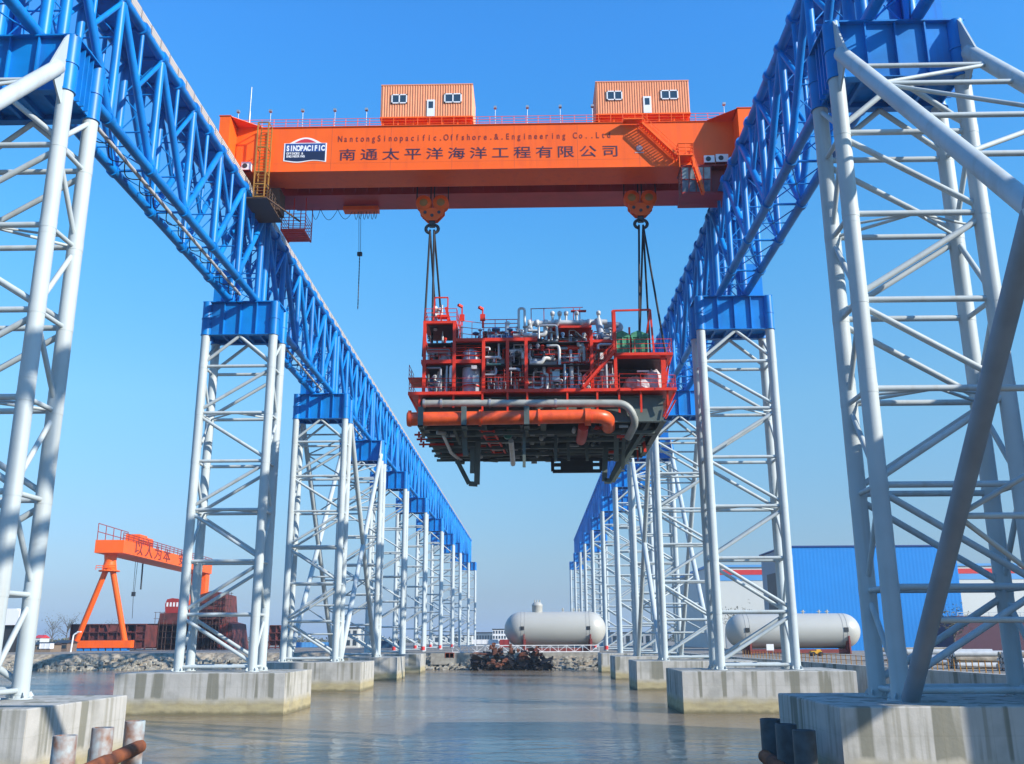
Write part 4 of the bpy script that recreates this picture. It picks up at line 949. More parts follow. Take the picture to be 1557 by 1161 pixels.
vessel(mp(916, 555, 2.5), (0, 0, 1), .4, .7, 'white_drum', PIPEW); vessel(mp(905, 570, 3.5), (1, 0, 0), .45, 3.6, 'horizontal_vessel', VESG)
pipef([mp(656, 492, 1.4), mp(656, 462, 1.4), mp(664, 458, 1.4)], .2, 'pipe', PIPEW, .4); pipef([mp(665, 480, 1.6), mp(665, 452, 1.6)], .14, 'pipe', PIPEW)
vessel(mp(655, 458, 1.4), (0, 0, 1), .28, .3, 'relief_cap', PIPEW); valve(661, 470, 1, PIPEW, .6)
random.seed(33)
mts = [PIPEW, PIPEW, GALV, VESG, GREYG, DARK, REDM, DRED, PBLUE]
for k in range(98):
    lvl = random.choice([(ZD+.4, ZM-.4, -11, 8.6), (ZD+.4, ZM-.4, -5, 8.6), (ZM+.3, ZU-.4, -5, 8.6), (ZM+.3, ZU-.5, -11, 8), (ZU+.1, ZU+1.6, -7, 8)])
    x = random.uniform(lvl[2], lvl[3]); y = Y0+(random.uniform(.7, 3.2) if k % 2 else random.uniform(2, 9)); z = random.uniform(lvl[0], lvl[1]); r = random.choice((.07, .1, .13, .18, .26)); mt = random.choice(mts)
    dx = random.choice((-1, 1))*random.uniform(.8, 3.6); x2 = min(max(x+dx, -11), 8.8); z2 = min(max(z+random.uniform(-1.6, 1.6), lvl[0]), lvl[1])
    pts = random.choice(([(x, y, z), (x2, y, z), (x2, y, z2)], [(x, y, z), (x, y, z2), (x2, y, z2)], [(x, y+3, z), (x, y, z), (x, y, z2)], [(x, y, z), (x2, y, z), (x2, y+3, z)]))
    if any(mx(689) < p_[0] < mx(729) for p_ in pts) and y < Y0+3: continue
    if (Vector(pts[1])-Vector(pts[2])).length < .1: pts = pts[:2]
    pipef(pts, r, 'process_pipe', mt, max(.2, r*1.8), 8)
# dense small equipment bay by bay
random.seed(58)
bays = [(645, 685), (733, 765), (769, 793), (797, 845), (845, 890), (895, 926)]
def runs(n, name, mats_, rr, ylo, yhi):
    for k in range(n):
        a, b = random.choice(bays); z0_, z1_ = random.choice(((ZD+.3, ZM-.5), (ZD+.3, ZM-.5), (ZM+.2, ZU-.5))); x = mx(random.uniform(a, b)); y = Y0+random.uniform(ylo, yhi); z = random.uniform(z0_, z1_); r = random.choice(rr)
        X2 = mx(random.uniform(a, b)); Z2 = random.uniform(z0_, z1_); st_ = random.randrange(4)
        if st_ == 0: pts = [(x, y, z0_-.2), (x, y, z1_+.1)]
        elif st_ == 1: pts = [(mx(a), y, z), (X2, y, z), (X2, y, Z2)]
        elif st_ == 2: pts = [(x, y, z0_-.2), (x, y, z), (X2, y, z), (X2, y, z1_+.1)]
        else: pts = [(x, y, z), (x, y, Z2), (mx(b), y, Z2)]
        pts = [p for i_, p in enumerate(pts) if i_ == 0 or (Vector(p)-Vector(pts[i_-1])).length > .15]
        if len(pts) > 1: pipef(pts, r, name, random.choice(mats_), r*2, 8)
runs(90, 'pipe_run', [PIPEW, PIPEW, GALV, VESG, UPVC, GPIPE], (.06, .09, .12, .17), .2, 2.6)
runs(60, 'inner_pipe_run', [PIPEW, GALV, VESG, GPIPE, PBLUE], (.12, .2, .28), 2.4, 5.5)
runs(34, 'red_pipe_support', [REDM, DRED], (.05, .07), .1, 2.5)
def small_valve(x, y, z, mt):
    m = MB(); m.lathe((x, y, z), (0, 0, 1), [(-.3, 0), (-.3, .2), (-.24, .2), (-.2, .1), (.2, .1), (.24, .2), (.3, .2), (.3, 0)], 10); m.tube((x, y, z), (x, y-.4, z), .05, 6); m.lathe((x, y-.42, z), (0, 1, 0), [(0, .16), (0, .22), (.05, .22), (.05, .16)], 10); part(m, 'small_valve', mt)
for k in range(64):
    a, b = random.choice(bays); zr = random.choice(((ZD+.6, ZM-.6), (ZM+.4, ZU-.6), (ZU+.3, ZU+1.3))); small_valve(mx(random.uniform(a, b)), Y0+random.uniform(.3, 2.5), random.uniform(*zr), random.choice((PIPEW, VESG, PBLUE, GALV, REDM, DARK)))
for k in range(40):
    a, b = random.choice(bays); zz_ = random.choice((ZD+.3, ZD+.3, ZM+.16, ZU+.01)); x = mx(random.uniform(a+3, b-3)); y = Y0+random.uniform(.6, 4); w = random.uniform(.25, .7); h = random.uniform(.3, 1.1)
    m = MB()
    if k % 2: m.box((x-w/2, y-.2, zz_), (x+w/2, y+.3, zz_+h)); m.box((x-w*.4, y-.24, zz_+h*.5), (x+w*.4, y-.201, zz_+h*.9))
    else: m.lathe((x, y, zz_), (0, 0, 1), [(0, w*.45), (h*.8, w*.45), (h*.9, w*.35), (h, 0)], 14); m.tube((x, y, zz_+h*.9), (x, y, zz_+h+.35), .06, 6)
    part(m, 'small_equipment', random.choice((PIPEW, VESG, GALV, VESG, UPVC, GREYG, PBLUE)))
for k in range(46):                                     # top of the module
    x = mx(random.uniform(692, 925)); y = Y0+random.uniform(.3, 4); h = random.uniform(.4, 1.5); r = random.choice((.06, .09, .14))
    if k % 3 == 0: pipef([(x, y, ZU), (x, y, ZU+h), (x+random.uniform(.5, 2), y, ZU+h), (x+2, y, ZU)], r, 'top_pipe', random.choice((PIPEW, GALV, PIPEW, REDM)), r*2, 8)
    else: m = MB(); m.tube((x, y, ZU), (x, y, ZU+h), r, 8); m.lathe((x, y, ZU+h), (0, 0, 1), [(0, r), (0, r*2.4), (.12, r*2.4), (.2, r), (.3, 0)], 10); part(m, 'top_fitting', random.choice((PIPEW, GALV, VESG, PBLUE)))
for (a, b, py) in ((733, 765, 560), (769, 793, 566), (690, 729, 530), (845, 890, 545), (797, 845, 532), (845, 926, 524)):
    m = MB(); y = Y0+random.uniform(.3, 1.2); m.box((mx(a), y, mz(py)-.07), (mx(b), y+.5, mz(py))); m.rail([(mx(a), y, mz(py)), (mx(b), y, mz(py))], .9, 2, .03, 1.0); part(m, 'small_platform', REDM)
# dark plant deep inside the decks
random.seed(12)
for k in range(26):
    lz = random.choice((ZD+.3, ZD+.3, ZM+.2)); x = random.uniform(-10.5, 7.5); y = Y0+random.uniform(7, 18); w = random.uniform(.8, 2.4); h = random.uniform(1.0, 3.0 if lz < 33 else 2.1)
    m = MB(); m.box((x-w/2, y-.8, lz), (x+w/2, y+.8, lz+h)); m.tube((x-w*.2, y, lz+h), (x-w*.2, y, lz+h+.4), .2, 10); part(m, 'equipment_skid', random.choice((DARK, GREYG, GREYG, DRED, VESG)))
for k in range(12):
    x = random.uniform(-6, 8); y = Y0+random.uniform(3, 14); h = random.uniform(.5, 1.5); 
    m = MB(); m.tube((x, y, ZU), (x, y, ZU+h), random.choice((.1, .2, .3)), 10); m.cb((x, y, ZU+h), .4, .4, .3); part(m, 'deck_fitting', random.choice((PIPEW, VESG, GALV, REDM)))
for px in (938, 962): 
    m = MB(); m.box(mp(px, 557, 1.5), mp(px+18, 554.8, 1.7)) ; part(m, 'strip_lamp', UPVC) if px == 962 else None
# slings: from each hook to the module's padeyes
for (hx, hz), xs in zip(hooks, ((-11.2, 'left'), (13.0, 'right'))):
    side = xs[1]
    for (dx, yy, zz, lab) in (((-.55 if side == 'left' else -1.2), 99.2, 37.2, 'front outer'), ((.45 if side == 'left' else 1.6), 99.0, 37.0, 'front inner'), (-.1 if side == 'left' else .3, 115.0, 37.0, 'rear'), (.7 if side == 'left' else 2.2, 116.0, 37.0, 'rear inner')):
        m = MB(); m.tube((hx+(.25 if dx > 0 else -.25), 107.1, hz+.1), (xs[0]+dx, yy, zz), .125, 8)
        o = m.build('lifting_sling', BLACK); base(o, (xs[0]+dx, yy, zz))
        tag(o, 'black wire sling from the %s hook block to the %s corner of the module' % (side, lab), 'sling', 'slings carrying the module')
# small hoist line hanging on the left
h0 = at(547, 326, 111.6); h1 = at(547, 386, 111.6); h2 = at(544, 470, 111.6)
t = thing('small_hook_line', 'thin hoist rope with small black hook block hanging in the open sky under the crane', 'hoist line', h2)
MB().tube((h0.x-.12, 111.6, GB-.7), (h1.x-.1, 111.6, h1.z), .03, 6).build('rope', BLACK, t); MB().tube((h0.x+.12, 111.6, GB-.7), (h1.x+.1, 111.6, h1.z), .03, 6).build('rope', BLACK, t)
MB().cb((h1.x, 111.6, h1.z), .6, .4, .45).build('hook_block', DARK, t)
m = MB(); n_ = 16
for k in range(n_): a = Vector((h1.x+(h2.x-h1.x)*k/n_, 111.6, h1.z+(h2.z-h1.z)*k/n_)); b = Vector((h1.x+(h2.x-h1.x)*(k+.75)/n_, 111.6, h1.z+(h2.z-h1.z)*(k+.75)/n_)); m.tube(a, b, .07, 6)
m.tube((h1.x, 111.6, h1.z), h2, .03, 5); m.build('chain', DARK, t)
# ---------------------------------------------------------------- far left: portal crane
YP = 330
g0 = at(150, 822, YP); 
pc = thing('portal_crane', 'orange shipyard portal crane on inclined legs standing beyond the left bank', 'crane', at(150, 985, YP))
n0 = at(187, 838, 322); f0 = at(322, 868, 432)
dirv = (Vector((f0.x, f0.y, 0))-Vector((n0.x, n0.y, 0))).normalized(); nr = Vector((dirv.y, -dirv.x, 0))
ztop, zbot = at(187, 820.5, 322).z, at(187, 840, 322).z
A = Vector((n0.x, n0.y, 0)); B = A+dirv*((f0-n0).length); W_ = 9.5
def prismline(m, A, B, offs, z0, z1):
    a0 = A-nr*0; m.add([Vector((p.x, p.y, z)) for z in (z0, z1) for p in (A, B, B-nr*offs, A-nr*offs)], [(3,2,1,0),(4,5,6,7),(0,1,5,4),(1,2,6,5),(2,3,7,6),(3,0,4,7)])
m = MB(); prismline(m, A, B, W_, zbot, ztop); m.build('main_girder', ORANGE, pc)
def tpx(px):                              # distance along the girder that stands at photo column px
    best = min((abs((lambda q: 778.5+CF*(q-cam.matrix_world.translation).dot(rt)/(q-cam.matrix_world.translation).dot(F))(Vector((A.x, A.y, ztop))+dirv*t)-px), t) for t in [k*.5 for k in range(260)]); return best[1]
m = MB(); prismline(m, A-nr*1.5+dirv*tpx(218), A-nr*1.5+dirv*tpx(229), W_-4.5, ztop+.05, ztop+3.9); prismline(m, A-nr*1.5+dirv*(tpx(229)+1), A-nr*1.5+dirv*tpx(238), W_-4.5, ztop+.05, ztop+3.4); m.build('machinery_house', ORANGE, pc)
m = MB(); m.rail([Vector((A.x, A.y, ztop))-nr*.3, Vector((B.x, B.y, ztop))-nr*.3], 2.4, 3, .14, 5); m.rail([Vector((A.x, A.y, ztop+.05))-nr*9, Vector((A.x, A.y, ztop+.05))-nr*9+dirv*28], 5.5, 2, .14, 7); m.build('railing', DRED, pc)
# A-frame leg at the near end
c1 = A+dirv*4-nr*5.4; hd = Vector((c1.x, c1.y, zbot))
m = MB(); m.lathe(hd+Vector((0, 0, -6)), (0, 0, 1), [(0, 1.6), (0, 3.4), (.4, 3.4), (.5, 2.4), (3.5, 1.9), (6, 2.2)], 18); m.rail([hd+Vector((-3.3, -3, -5.6)), hd+Vector((3.3, -3, -5.6))], 1.4, 2, .12, 2); m.build('leg_head', ORANGE, pc)
fl = at(113, 981, YP); fr_ = at(191, 981, YP)
for f_ in (fl, fr_): MB().tube(Vector((f_.x, f_.y, 5.5)), hd+Vector(((-1 if f_ is fl else 1)*1.0, 0, -5)), .95, 16).build('leg', ORANGE, pc)
MB().box((fl.x-2.2, YP-1.5, 5.0), (fr_.x+2.2, YP+1.5, 7.4)).build('sill_beam', ORANGE, pc)
m = MB()
for k in range(8): x = fl.x+(fr_.x-fl.x)*k/7; m.box((x-1.0, YP-1.2, 4.05), (x+1.0, YP+1.2, 5.6))
m.build('bogie', SHEDB, pc)
e1 = B-dirv*3-nr*4; m = MB(); m.bar((e1.x, e1.y, 4), (e1.x, e1.y, zbot), 5, 6.5); m.build('rigid_leg', ORANGE, pc)
m = MB(); tx = '以人为本'
for k, ch in enumerate(tx):
    p = A+dirv*tpx((212, 227, 241, 254)[k]); put_glyph(m, ch, Vector((p.x, p.y, zbot+.9)), dirv, (0, 0, 1), 9.0, 5.2, nr, .15, .0)
p = A+dirv*tpx(277); put_glyph(m, '安', Vector((p.x, p.y, zbot+.9)), dirv, (0, 0, 1), 9.0, 5.2, nr, .15, .0)
m.build('lettering', MAROON, pc)
p = A+dirv*38-nr*4
tp = at(216, 852, p.y); t = thing('portal_crane_hook', 'dark hook hanging on two ropes below the far portal crane', 'hook', at(204, 905, p.y))
a = at(206, 855, p.y); b = at(203, 903, p.y)
MB().tube((b.x-.4, p.y, zbot), (b.x-.2, p.y, b.z), .09, 5).build('rope', DARK, t); MB().tube((b.x+.4, p.y, zbot), (b.x+.2, p.y, b.z), .09, 5).build('rope', DARK, t)
m = MB(); m.cb((b.x, p.y, b.z), 1.2, 1, 1.6); m.tube((b.x, p.y, b.z-.8), at(201, 940, p.y), .1, 5); m.build('hook_block', DARK, t)
t = thing('auxiliary_hook', 'short black hoist bundle hanging close under the far orange portal crane', 'hook', at(214, 896, p.y)); a = at(217, 858, p.y+10)
m = MB(); m.tube((a.x, p.y+10, zbot), at(214, 896, p.y+10), .3, 6); m.build('hoist', DARK, t)
# ---------------------------------------------------------------- hulls under construction at left
def hullblock(x0, x1, ytop, ybot, Y, name, label, decks, mt=HULLR, depth=14, frames=True):
    a = at(x0, ybot, Y); b = at(x1, ytop, Y); t = thing(name, label, 'ship section', (a.x, Y, 4))
    m = MB(); m.box((a.x, Y+1.0, 5.5), (a.x+(b.x-a.x)*.44, Y+depth, b.z-.3)); m.box((a.x+(b.x-a.x)*.5, Y+.9, 4.5), (a.x+(b.x-a.x)*.8, Y+depth, b.z-2.4)); m.box((a.x+(b.x-a.x)*.84, Y+.6, 5), (b.x, Y+depth, b.z-.3)); m.build('hull_shell', mt, t)
    m = MB()
    for k in range(decks+1):
        z = 5+(b.z-5)*k/decks; m.box((a.x, Y, z-.3), (b.x, Y+1.2, z))
    m.build('deck_plates', mt, t)
    m = MB(); n = max(3, int((b.x-a.x)/3.2))
    for k in range(n+1):
        x = a.x+(b.x-a.x)*k/n; m.box((x-.12, Y+.1, 4.4), (x+.12, Y+1.1, b.z-.2))
    m.build('frames', mt, t); return t
hullblock(104, 222, 948, 985, 337, 'hull_section', 'long dark red open hull section under the portal crane', 3, depth=11)
def scaffold(x0, x1, ytop, Y, par):
    a = at(x0, 985, Y); b = at(x1, ytop, Y); m = MB(); n = max(2, int(abs(b.x-a.x)/2.2))
    for k in range(n+1):
        x = a.x+(b.x-a.x)*k/n; m.tube((x, Y, 4), (x, Y, b.z), .1, 4)
    z = 6
    while z < b.z: m.box((a.x-.5, Y-.3, z), (b.x+.5, Y+.5, z+.12)); z += 2.2
    m.build('scaffold', mat('scaffold_tubes', (.10, .05, .035), .7), par)
# bow-shaped ship: stepped outline
a = at(238, 985, 352); b = at(360, 985, 352); Ys = 352
ship = thing('ship_under_construction', 'dark red ship hull with rounded wheelhouse wrapped in scaffolding', 'ship', (a.x, Ys, 4))
def xz(px, py): p = at(px, py, Ys); return (p.x, Ys, p.z)
m = MB(); m.prism([xz(238, 988), xz(239, 950), xz(244, 932), xz(290, 931), xz(290, 940), xz(330, 942), xz(352, 948), xz(356, 988)], (0, 18, 0)); m.build('hull_shell', HULLR, ship)
m = MB(); m.prism([xz(251, 932), xz(251, 918), xz(254, 911), xz(262, 909), xz(273, 911), xz(273, 932)], (0, 10, 0)); wh = m.build('wheelhouse', mat('wheelhouse_red', (.34, .03, .025), .5), ship)
m = MB()
for k in range(4): m.box(xz(253+5*k, 922), (xz(256+5*k, 917)[0], Ys-.1, xz(0, 917)[2]))
m.build('wheelhouse_window', UPVC, wh)
m = MB(); m.prism([xz(300, 945), xz(301, 905), xz(322, 898), xz(342, 904), xz(344, 945)], (0, 14, 0)); m.build('aft_block', HULLR, ship)
m = MB()
for k in range(9):
    px = 240+k*13; m.box(xz(px, 985), (xz(px+1.2, 0)[0], Ys-.35, xz(px, 948)[2]))
m.build('frame_ribs', mat('bright_primer', (.28, .04, .025), .6), ship)
scaffold(232, 250, 930, 349, ship); scaffold(338, 352, 900, 350, ship); scaffold(250, 338, 944, 350.2, ship); scaffold(300, 336, 906, 350.4, ship)
hullblock(408, 440, 950, 985, 330, 'steel_block', 'dark red steel block on trestles behind the second left tower', 3, depth=8)
a = at(0, 925, 300); b = at(27, 950, 300)
t = thing('white_hull', 'white rounded hull on dark stand at the far left edge', 'hull', (a.x, 300, 4))
m = MB(); m.prism([(a.x-14, 300, b.z), (b.x-.5, 300, b.z), (b.x, 300, b.z+1.5), (b.x, 300, a.z-1), (b.x-1, 300, a.z), (a.x-14, 300, a.z)], (0, 8, 0)); m.build('shell', UPVC, t)
m = MB(); m.box((a.x-14, 301, 4), (b.x-2, 307, b.z)); m.build('stand', DARK, t)
# sheds and huts at left
def simple_house(x0, x1, ytop, Y, name, label, cat, wm, rm, depth=8, wins=0):
    a = at(x0, 985, Y); b = at(x1, ytop, Y); t = thing(name, label, cat, ((a.x+b.x)/2, Y, LZ))
    m = MB(); m.box((a.x, Y, LZ), (b.x, Y+depth, b.z-(b.z-LZ)*.25)); m.build('wall', wm, t); z1 = b.z-(b.z-LZ)*.25
    m = MB(); m.prism([(a.x-.4, Y-.4, z1), (a.x-.4, Y+depth+.4, z1), (a.x-.4, Y+depth/2, b.z)], (b.x-a.x+.8, 0, 0)); m.build('roof', rm, t)
    for k in range(wins):
        x = a.x+(b.x-a.x)*(k+.5)/wins; w = min(1.0, (b.x-a.x)/wins*.35); m = MB(); m.box((x-w, Y-.06, LZ+(z1-LZ)*.35), (x+w, Y+.05, LZ+(z1-LZ)*.75)); m.build('window', GLASS, t)
    return t
simple_house(48, 78, 976, 305, 'brick_hut', 'low brown hut between the nearest left tower and the portal crane', 'hut', mat('brown_brick', (.22, .16, .11), .8), DARK, 7, 4)
simple_house(82, 103, 973, 318, 'workshop_hut', 'dark roofed hut at the foot of the portal crane', 'hut', mat('dull_brick', (.18, .13, .10), .8), DARK, 7, 2)
simple_house(50, 62, 965, 520, 'red_roof_house', 'small distant white house with red roof at far left', 'house', SHEDW, REDP, 10, 2)
# light mast near the crane
p = at(108, 985, 300); t = thing('lamp_mast', 'white bent lamp mast left of the portal crane', 'lamp', (p.x, 300, LZ)); tp = at(110, 965, 300)
MB().path([(p.x, 300, LZ), (p.x+.3, 300, tp.z), (p.x+1.8, 300, tp.z+.9)], .25, 8, .5).build('pole', UPVC, t); MB().cb((p.x+2, 300, tp.z+.9), 1.2, .6, .3).build('lamp_head', UPVC, t)
# ---------------------------------------------------------------- centre background
def lpg(x0, x1, y0, y1, Y, label, dome, mirrored=False):
    a = at(x0, (y0+y1)/2, Y); b = at(x1, (y0+y1)/2, Y); zt_ = at(x0, y0, Y).z; zb_ = at(x0, y1, Y).z; r = (zt_-zb_)/2; c = Vector(((a.x+b.x)/2, Y, (zt_+zb_)/2)); L_ = (b.x-a.x)-2*r
    t = thing('gas_tank', label, 'tank', (c.x, Y, LZ), 'grey pressure tanks')
    pr = [(-L_/2-r*math.sin(k/10*math.pi/2), r*math.cos(k/10*math.pi/2)) for k in range(10, -1, -1)]+[(L_/2+r*math.sin(k/10*math.pi/2), r*math.cos(k/10*math.pi/2)) for k in range(0, 11)]
    m = MB(); m.lathe(c, (1, 0, 0), pr, 48); sh = m.build('shell', TANK, t)
    m = MB()
    for e in (-L_/2, L_/2, -L_/2+.9, L_/2-.9): m.lathe(c+Vector((e, 0, 0)), (1, 0, 0), [(-.05, r), (-.05, r+.03), (.05, r+.03), (.05, r)], 48)
    m.build('weld_ring', mat('tank_seam', (.33, .33, .31), .5), sh)
    dx = c.x+dome*L_; m = MB(); m.lathe((dx, Y, c.z+r*.9), (0, 0, 1), [(0, r*.31), (r*.42, r*.31), (r*.46, r*.335), (r*.5, r*.31), (r*.62, r*.23), (r*.68, .001)], 24); dm = m.build('dome', TANK, t)
    m = MB()
    for k in range(3): m.tube((dx-r*.15+k*r*.15, Y, c.z+r*1.5), (dx-r*.15+k*r*.15, Y, c.z+r*1.68), .16, 8)
    m.build('nozzle', TANK, dm)
    m = MB()
    for e in (.12, .28, .36): m.tube((c.x+L_*e, Y, c.z+r*.95), (c.x+L_*e, Y, c.z+r*1.2), .2, 8); m.cb((c.x+L_*e, Y, c.z+r*1.1), .9, .5, .15)
    m.build('fittings', TANK, t)
    for e in (-1, 1):
        m = MB(); X = c.x+e*(L_/2-.3); pts = [(X, Y-r*.8, LZ)]+[(X, Y+r*math.sin(u)*.92*1.0, c.z-r*math.cos(u)*.99) for u in [(-62+124*k/12)*math.pi/180 for k in range(13)]]+[(X, Y+r*.8, LZ)]
        m.prism(pts, (.9, 0, 0)); m.prism([(X+.3, Y-r-.35, LZ), (X+.3, Y-r*.6, LZ), (X+.3, Y-r*.9, c.z-r*.35), (X+.3, Y-r-.05, c.z-r*.3)], (.3, 0, 0)); m.build('saddle', mat('red_primer', (.20, .03, .025), .6), t)
        m = MB(); m.cb((X, Y-r-.05, c.z+.2), .9, .15, .9); m.build('lifting_lug', DARK, t)
    m = MB(); m.box((c.x-L_/2, Y-r*.75, LZ+.2), (c.x+L_/2, Y-r*.6, LZ+1.0)); m.build('cradle_beam', mat('red_primer', (.20, .03, .025), .6), t)
lpg(767, 921, 930, 983, 262, 'big grey gas tank with a dome lying on the bank between the tower rows', -.26)
lpg(1103, 1307, 933, 986, 215, 'big grey gas tank in front of the blue shed', 0.0)
# white truss barrier on the bank
t = thing('truss_barrier', 'low white lattice truss lying along the top of the bank before the gas tank', 'barrier', (0, 253.5, LZ))
xa, xb = at(688, 985, 253).x, at(911, 985, 253).x; m = MB()
for z in (LZ+.15, LZ+1.75): m.bar((xa, 253.5, z), (xb, 253.5, z), .18, .18)
m.build('chord', UPVC, t); m = MB(); n = 18
for k in range(n+1): x = xa+(xb-xa)*k/n; m.bar((x, 253.5, LZ+.15), (x, 253.5, LZ+1.75), .12, .12)
for k in range(n): x = xa+(xb-xa)*k/n; x2 = xa+(xb-xa)*(k+1)/n; m.bar((x, 253.5, LZ+(.15 if k % 2 else 1.75)), (x2, 253.5, LZ+(1.75 if k % 2 else .15)), .11, .11)
m.build('lattice', UPVC, t)
# masonry wall at the top of the central bank
m = MB(); m.box((-26, 250.0, 1.2), (27, 251.2, 3.95)); o = m.build('masonry_wall', mat('grey_masonry', (.36, .34, .29), .9, c2=(.22, .2, .17), scale=.9, bump=.8)); base(o, (0, 250.6, 1.2)); tag(o, 'low weathered masonry wall above the riprap in the centre', 'wall')
# scrap heap
random.seed(77)
t = thing('scrap_heap', 'heap of rusty scrap plates and black wreckage at the water edge', 'scrap heap', at(775, 1017, 242.5))
def sp(px, py, dy): return at(px, py, 241+dy)
m = MB()
for k in range(230):
    px = random.uniform(718, 839); hmax = 1002-7*math.sin((px-718)/121*math.pi)-(4*math.sin(px*.35)+3*math.sin(px*.9))
    py = random.uniform(hmax, 1017); p = sp(px, py, random.uniform(-1, 3)); u = Vector((random.uniform(-1, 1), random.uniform(-.5, .5), random.uniform(-.45, .45))).normalized(); v = Vector((random.uniform(-1, 1), random.uniform(-.5, .5), random.uniform(-1, 1))); v = (v-u*v.dot(u)).normalized(); a_, b_ = random.uniform(.3, 1.9), random.uniform(.15, .8)
    m.prism([p-u*a_-v*b_, p+u*a_-v*b_*random.uniform(.3, 1), p+u*a_*random.uniform(.5, 1)+v*b_, p-u*a_*random.uniform(.4, 1)+v*b_], u.cross(v)*random.uniform(.03, .2))
m.build('black_wreckage', mat('black_wet_steel', (.014, .012, .014), .55, var=.5), t)
m = MB()
for (x0, y0, x1, y1) in ((714, 991, 745, 995), (744, 978, 755, 996), (747, 976, 753, 984), (756, 984, 766, 995), (773, 978, 779, 992), (786, 985, 791, 992), (790, 988, 805, 1002), (803, 981, 812, 991), (815, 980, 820, 995), (766, 998, 772, 1010), (742, 1002, 752, 1010), (753, 1006, 764, 1015), (800, 999, 808, 1004), (812, 992, 826, 998)):
    c0 = sp((x0+x1)/2, (y0+y1)/2, -2+random.uniform(-.5, 1))
    for q_ in range(5):
        w, h = (x1-x0)*.165/2*random.uniform(.5, 1.1), (y1-y0)*.165/2*random.uniform(.25, .6); p = c0+Vector((random.uniform(-.5, .5)*(x1-x0)*.1, random.uniform(-.6, .6), random.uniform(-.5, .5)*(y1-y0)*.1)); j = lambda: random.uniform(.55, 1.3)
        m.prism([p+Vector((-w*j(), random.uniform(-.3, .3), -h*j())), p+Vector((w*j(), random.uniform(-.3, .5), -h*j()*.6)), p+Vector((w*j()*.7, .2, h*j())), p+Vector((-w*j()*.6, 0, h*j()))], (.05, random.uniform(.05, .25), .04))
m.build('rusty_plates', mat('scrap_rust', (0.15, 0.042, 0.016), 0.85, c2=(0.03, 0.012, 0.01), scale=1.3, bump=0.5), t)
# more clutter along the bank
def crate(x0, x1, yt, yb, Y, name, label, cat, mt):
    a = at(x0, yb, Y); b = at(x1, yt, Y); z0 = a.z
    t = thing(name, label, cat, ((a.x+b.x)/2, Y, z0)); m = MB(); m.box((a.x, Y, z0), (b.x, Y+2.5, b.z)); m.build('body', mt, t)
    m = MB(); n = max(2, int((b.x-a.x)/1.2))
    for k in range(n+1): x = a.x+(b.x-a.x)*k/n; m.box((x-.06, Y-.08, z0), (x+.06, Y-.001, b.z))
    m.build('ribs', mt, t); return t
crate(677, 690, 992, 1000, 250.0, 'red_box', 'small brick red steel box on the stones left of the scrap heap', 'box', mat('brick_red_steel', (.35, .08, .05), .7))
crate(718, 757, 972, 979, 262, 'white_container', 'long flat white container beyond the scrap heap', 'container', UPVC)
crate(760, 774, 972, 984, 257, 'red_machine', 'dark red machine frame left of the central gas tank', 'machine', mat('machine_red', (.30, .03, .03), .6))
crate(440, 520, 976, 984, 300, 'blue_white_container', 'blue and white container lying behind the second left tower', 'container', LBLUE)
crate(555, 612, 974, 985, 285, 'navy_container', 'dark blue container behind the fourth left tower', 'container', mat('navy_sheet', (.02, .08, .16), .5))
crate(60, 76, 978, 986, 280, 'white_cabinet', 'white cabinet on the left bank top', 'cabinet', UPVC)
# centre distant buildings
def block(x0, x1, yt, Y, name, label, cat, wm, rows=0, colsn=0, depth=15, yb=975):
    a = at(x0, yb, Y); b = at(x1, yt, Y); t = thing(name, label, cat, ((a.x+b.x)/2, Y, LZ)); m = MB(); m.box((a.x, Y, LZ-.5), (b.x, Y+depth, b.z)); m.build('wall', wm, t)
    m = MB(); m.box((a.x-.3, Y-.3, b.z), (b.x+.3, Y+depth+.3, b.z+.5)); m.build('roof', DARK if rows else SHEDG, t)
    for r_ in range(rows):
        m = MB(); 
        for c_ in range(colsn):
            x = a.x+(b.x-a.x)*(c_+.5)/colsn; z = LZ+(b.z-LZ)*(r_+.5)/rows; w = (b.x-a.x)/colsn*.28; h = (b.z-LZ)/rows*.28; m.box((x-w, Y-.12, z-h), (x+w, Y+.1, z+h))
        m.build('window_row', GLASS, t)
    return t
block(749, 770, 957, 560, 'white_block', 'small white three storey building left of the central tank', 'building', UPVC, 3, 5)
block(724, 749, 962, 620, 'grey_workshop', 'low grey blue workshop beside the distant white building', 'building', mat('slate_sheet', (.12, .17, .22), .7), 1, 6)
block(640, 718, 966, 700, 'distant_shed', 'long pale distant shed seen through the left tower row', 'building', SHEDW, 1, 8)
block(505, 545, 955, 420, 'pale_hut', 'pale cabin stack seen between the second and third left towers', 'building', SHEDW, 2, 4)
block(930, 1010, 962, 480, 'distant_shed', 'long pale distant shed seen through the right tower row', 'building', SHEDG, 1, 8)
# right hand sheds
a = at(1205, 985, 262); b = at(1452, 830, 262)
t = thing('blue_shed', 'tall bright blue fabrication shed on the right behind the towers', 'building', ((a.x+b.x)/2, 262, LZ))
x0, x1, zt_ = a.x, b.x, b.z
m = MB(); corrugated(m, (x0, 262, 0), (x1, 262, 0), LZ, zt_, (0, -1, 0), 1.0, .012); m.build('front_wall', SHEDB, t)
m = MB(); m.box((x0, 262.3, LZ), (x1-.05, 290, zt_-.1)); m.build('side_wall', SHEDG, t)
m = MB(); m.box((x0-.3, 261.7, zt_), (x1+.3, 291, zt_+.35)); m.build('roof_edge', mat('dark_blue_trim', (.01, .05, .2), .5), t)
m = MB(); m.box((x0-.08, 272, LZ), (x0-.001, 284, zt_-6)); m.build('side_door', DARK, t)
t = thing('white_hall', 'huge pale assembly hall with red and blue stripes behind the blue shed', 'building', (120, 345, LZ))
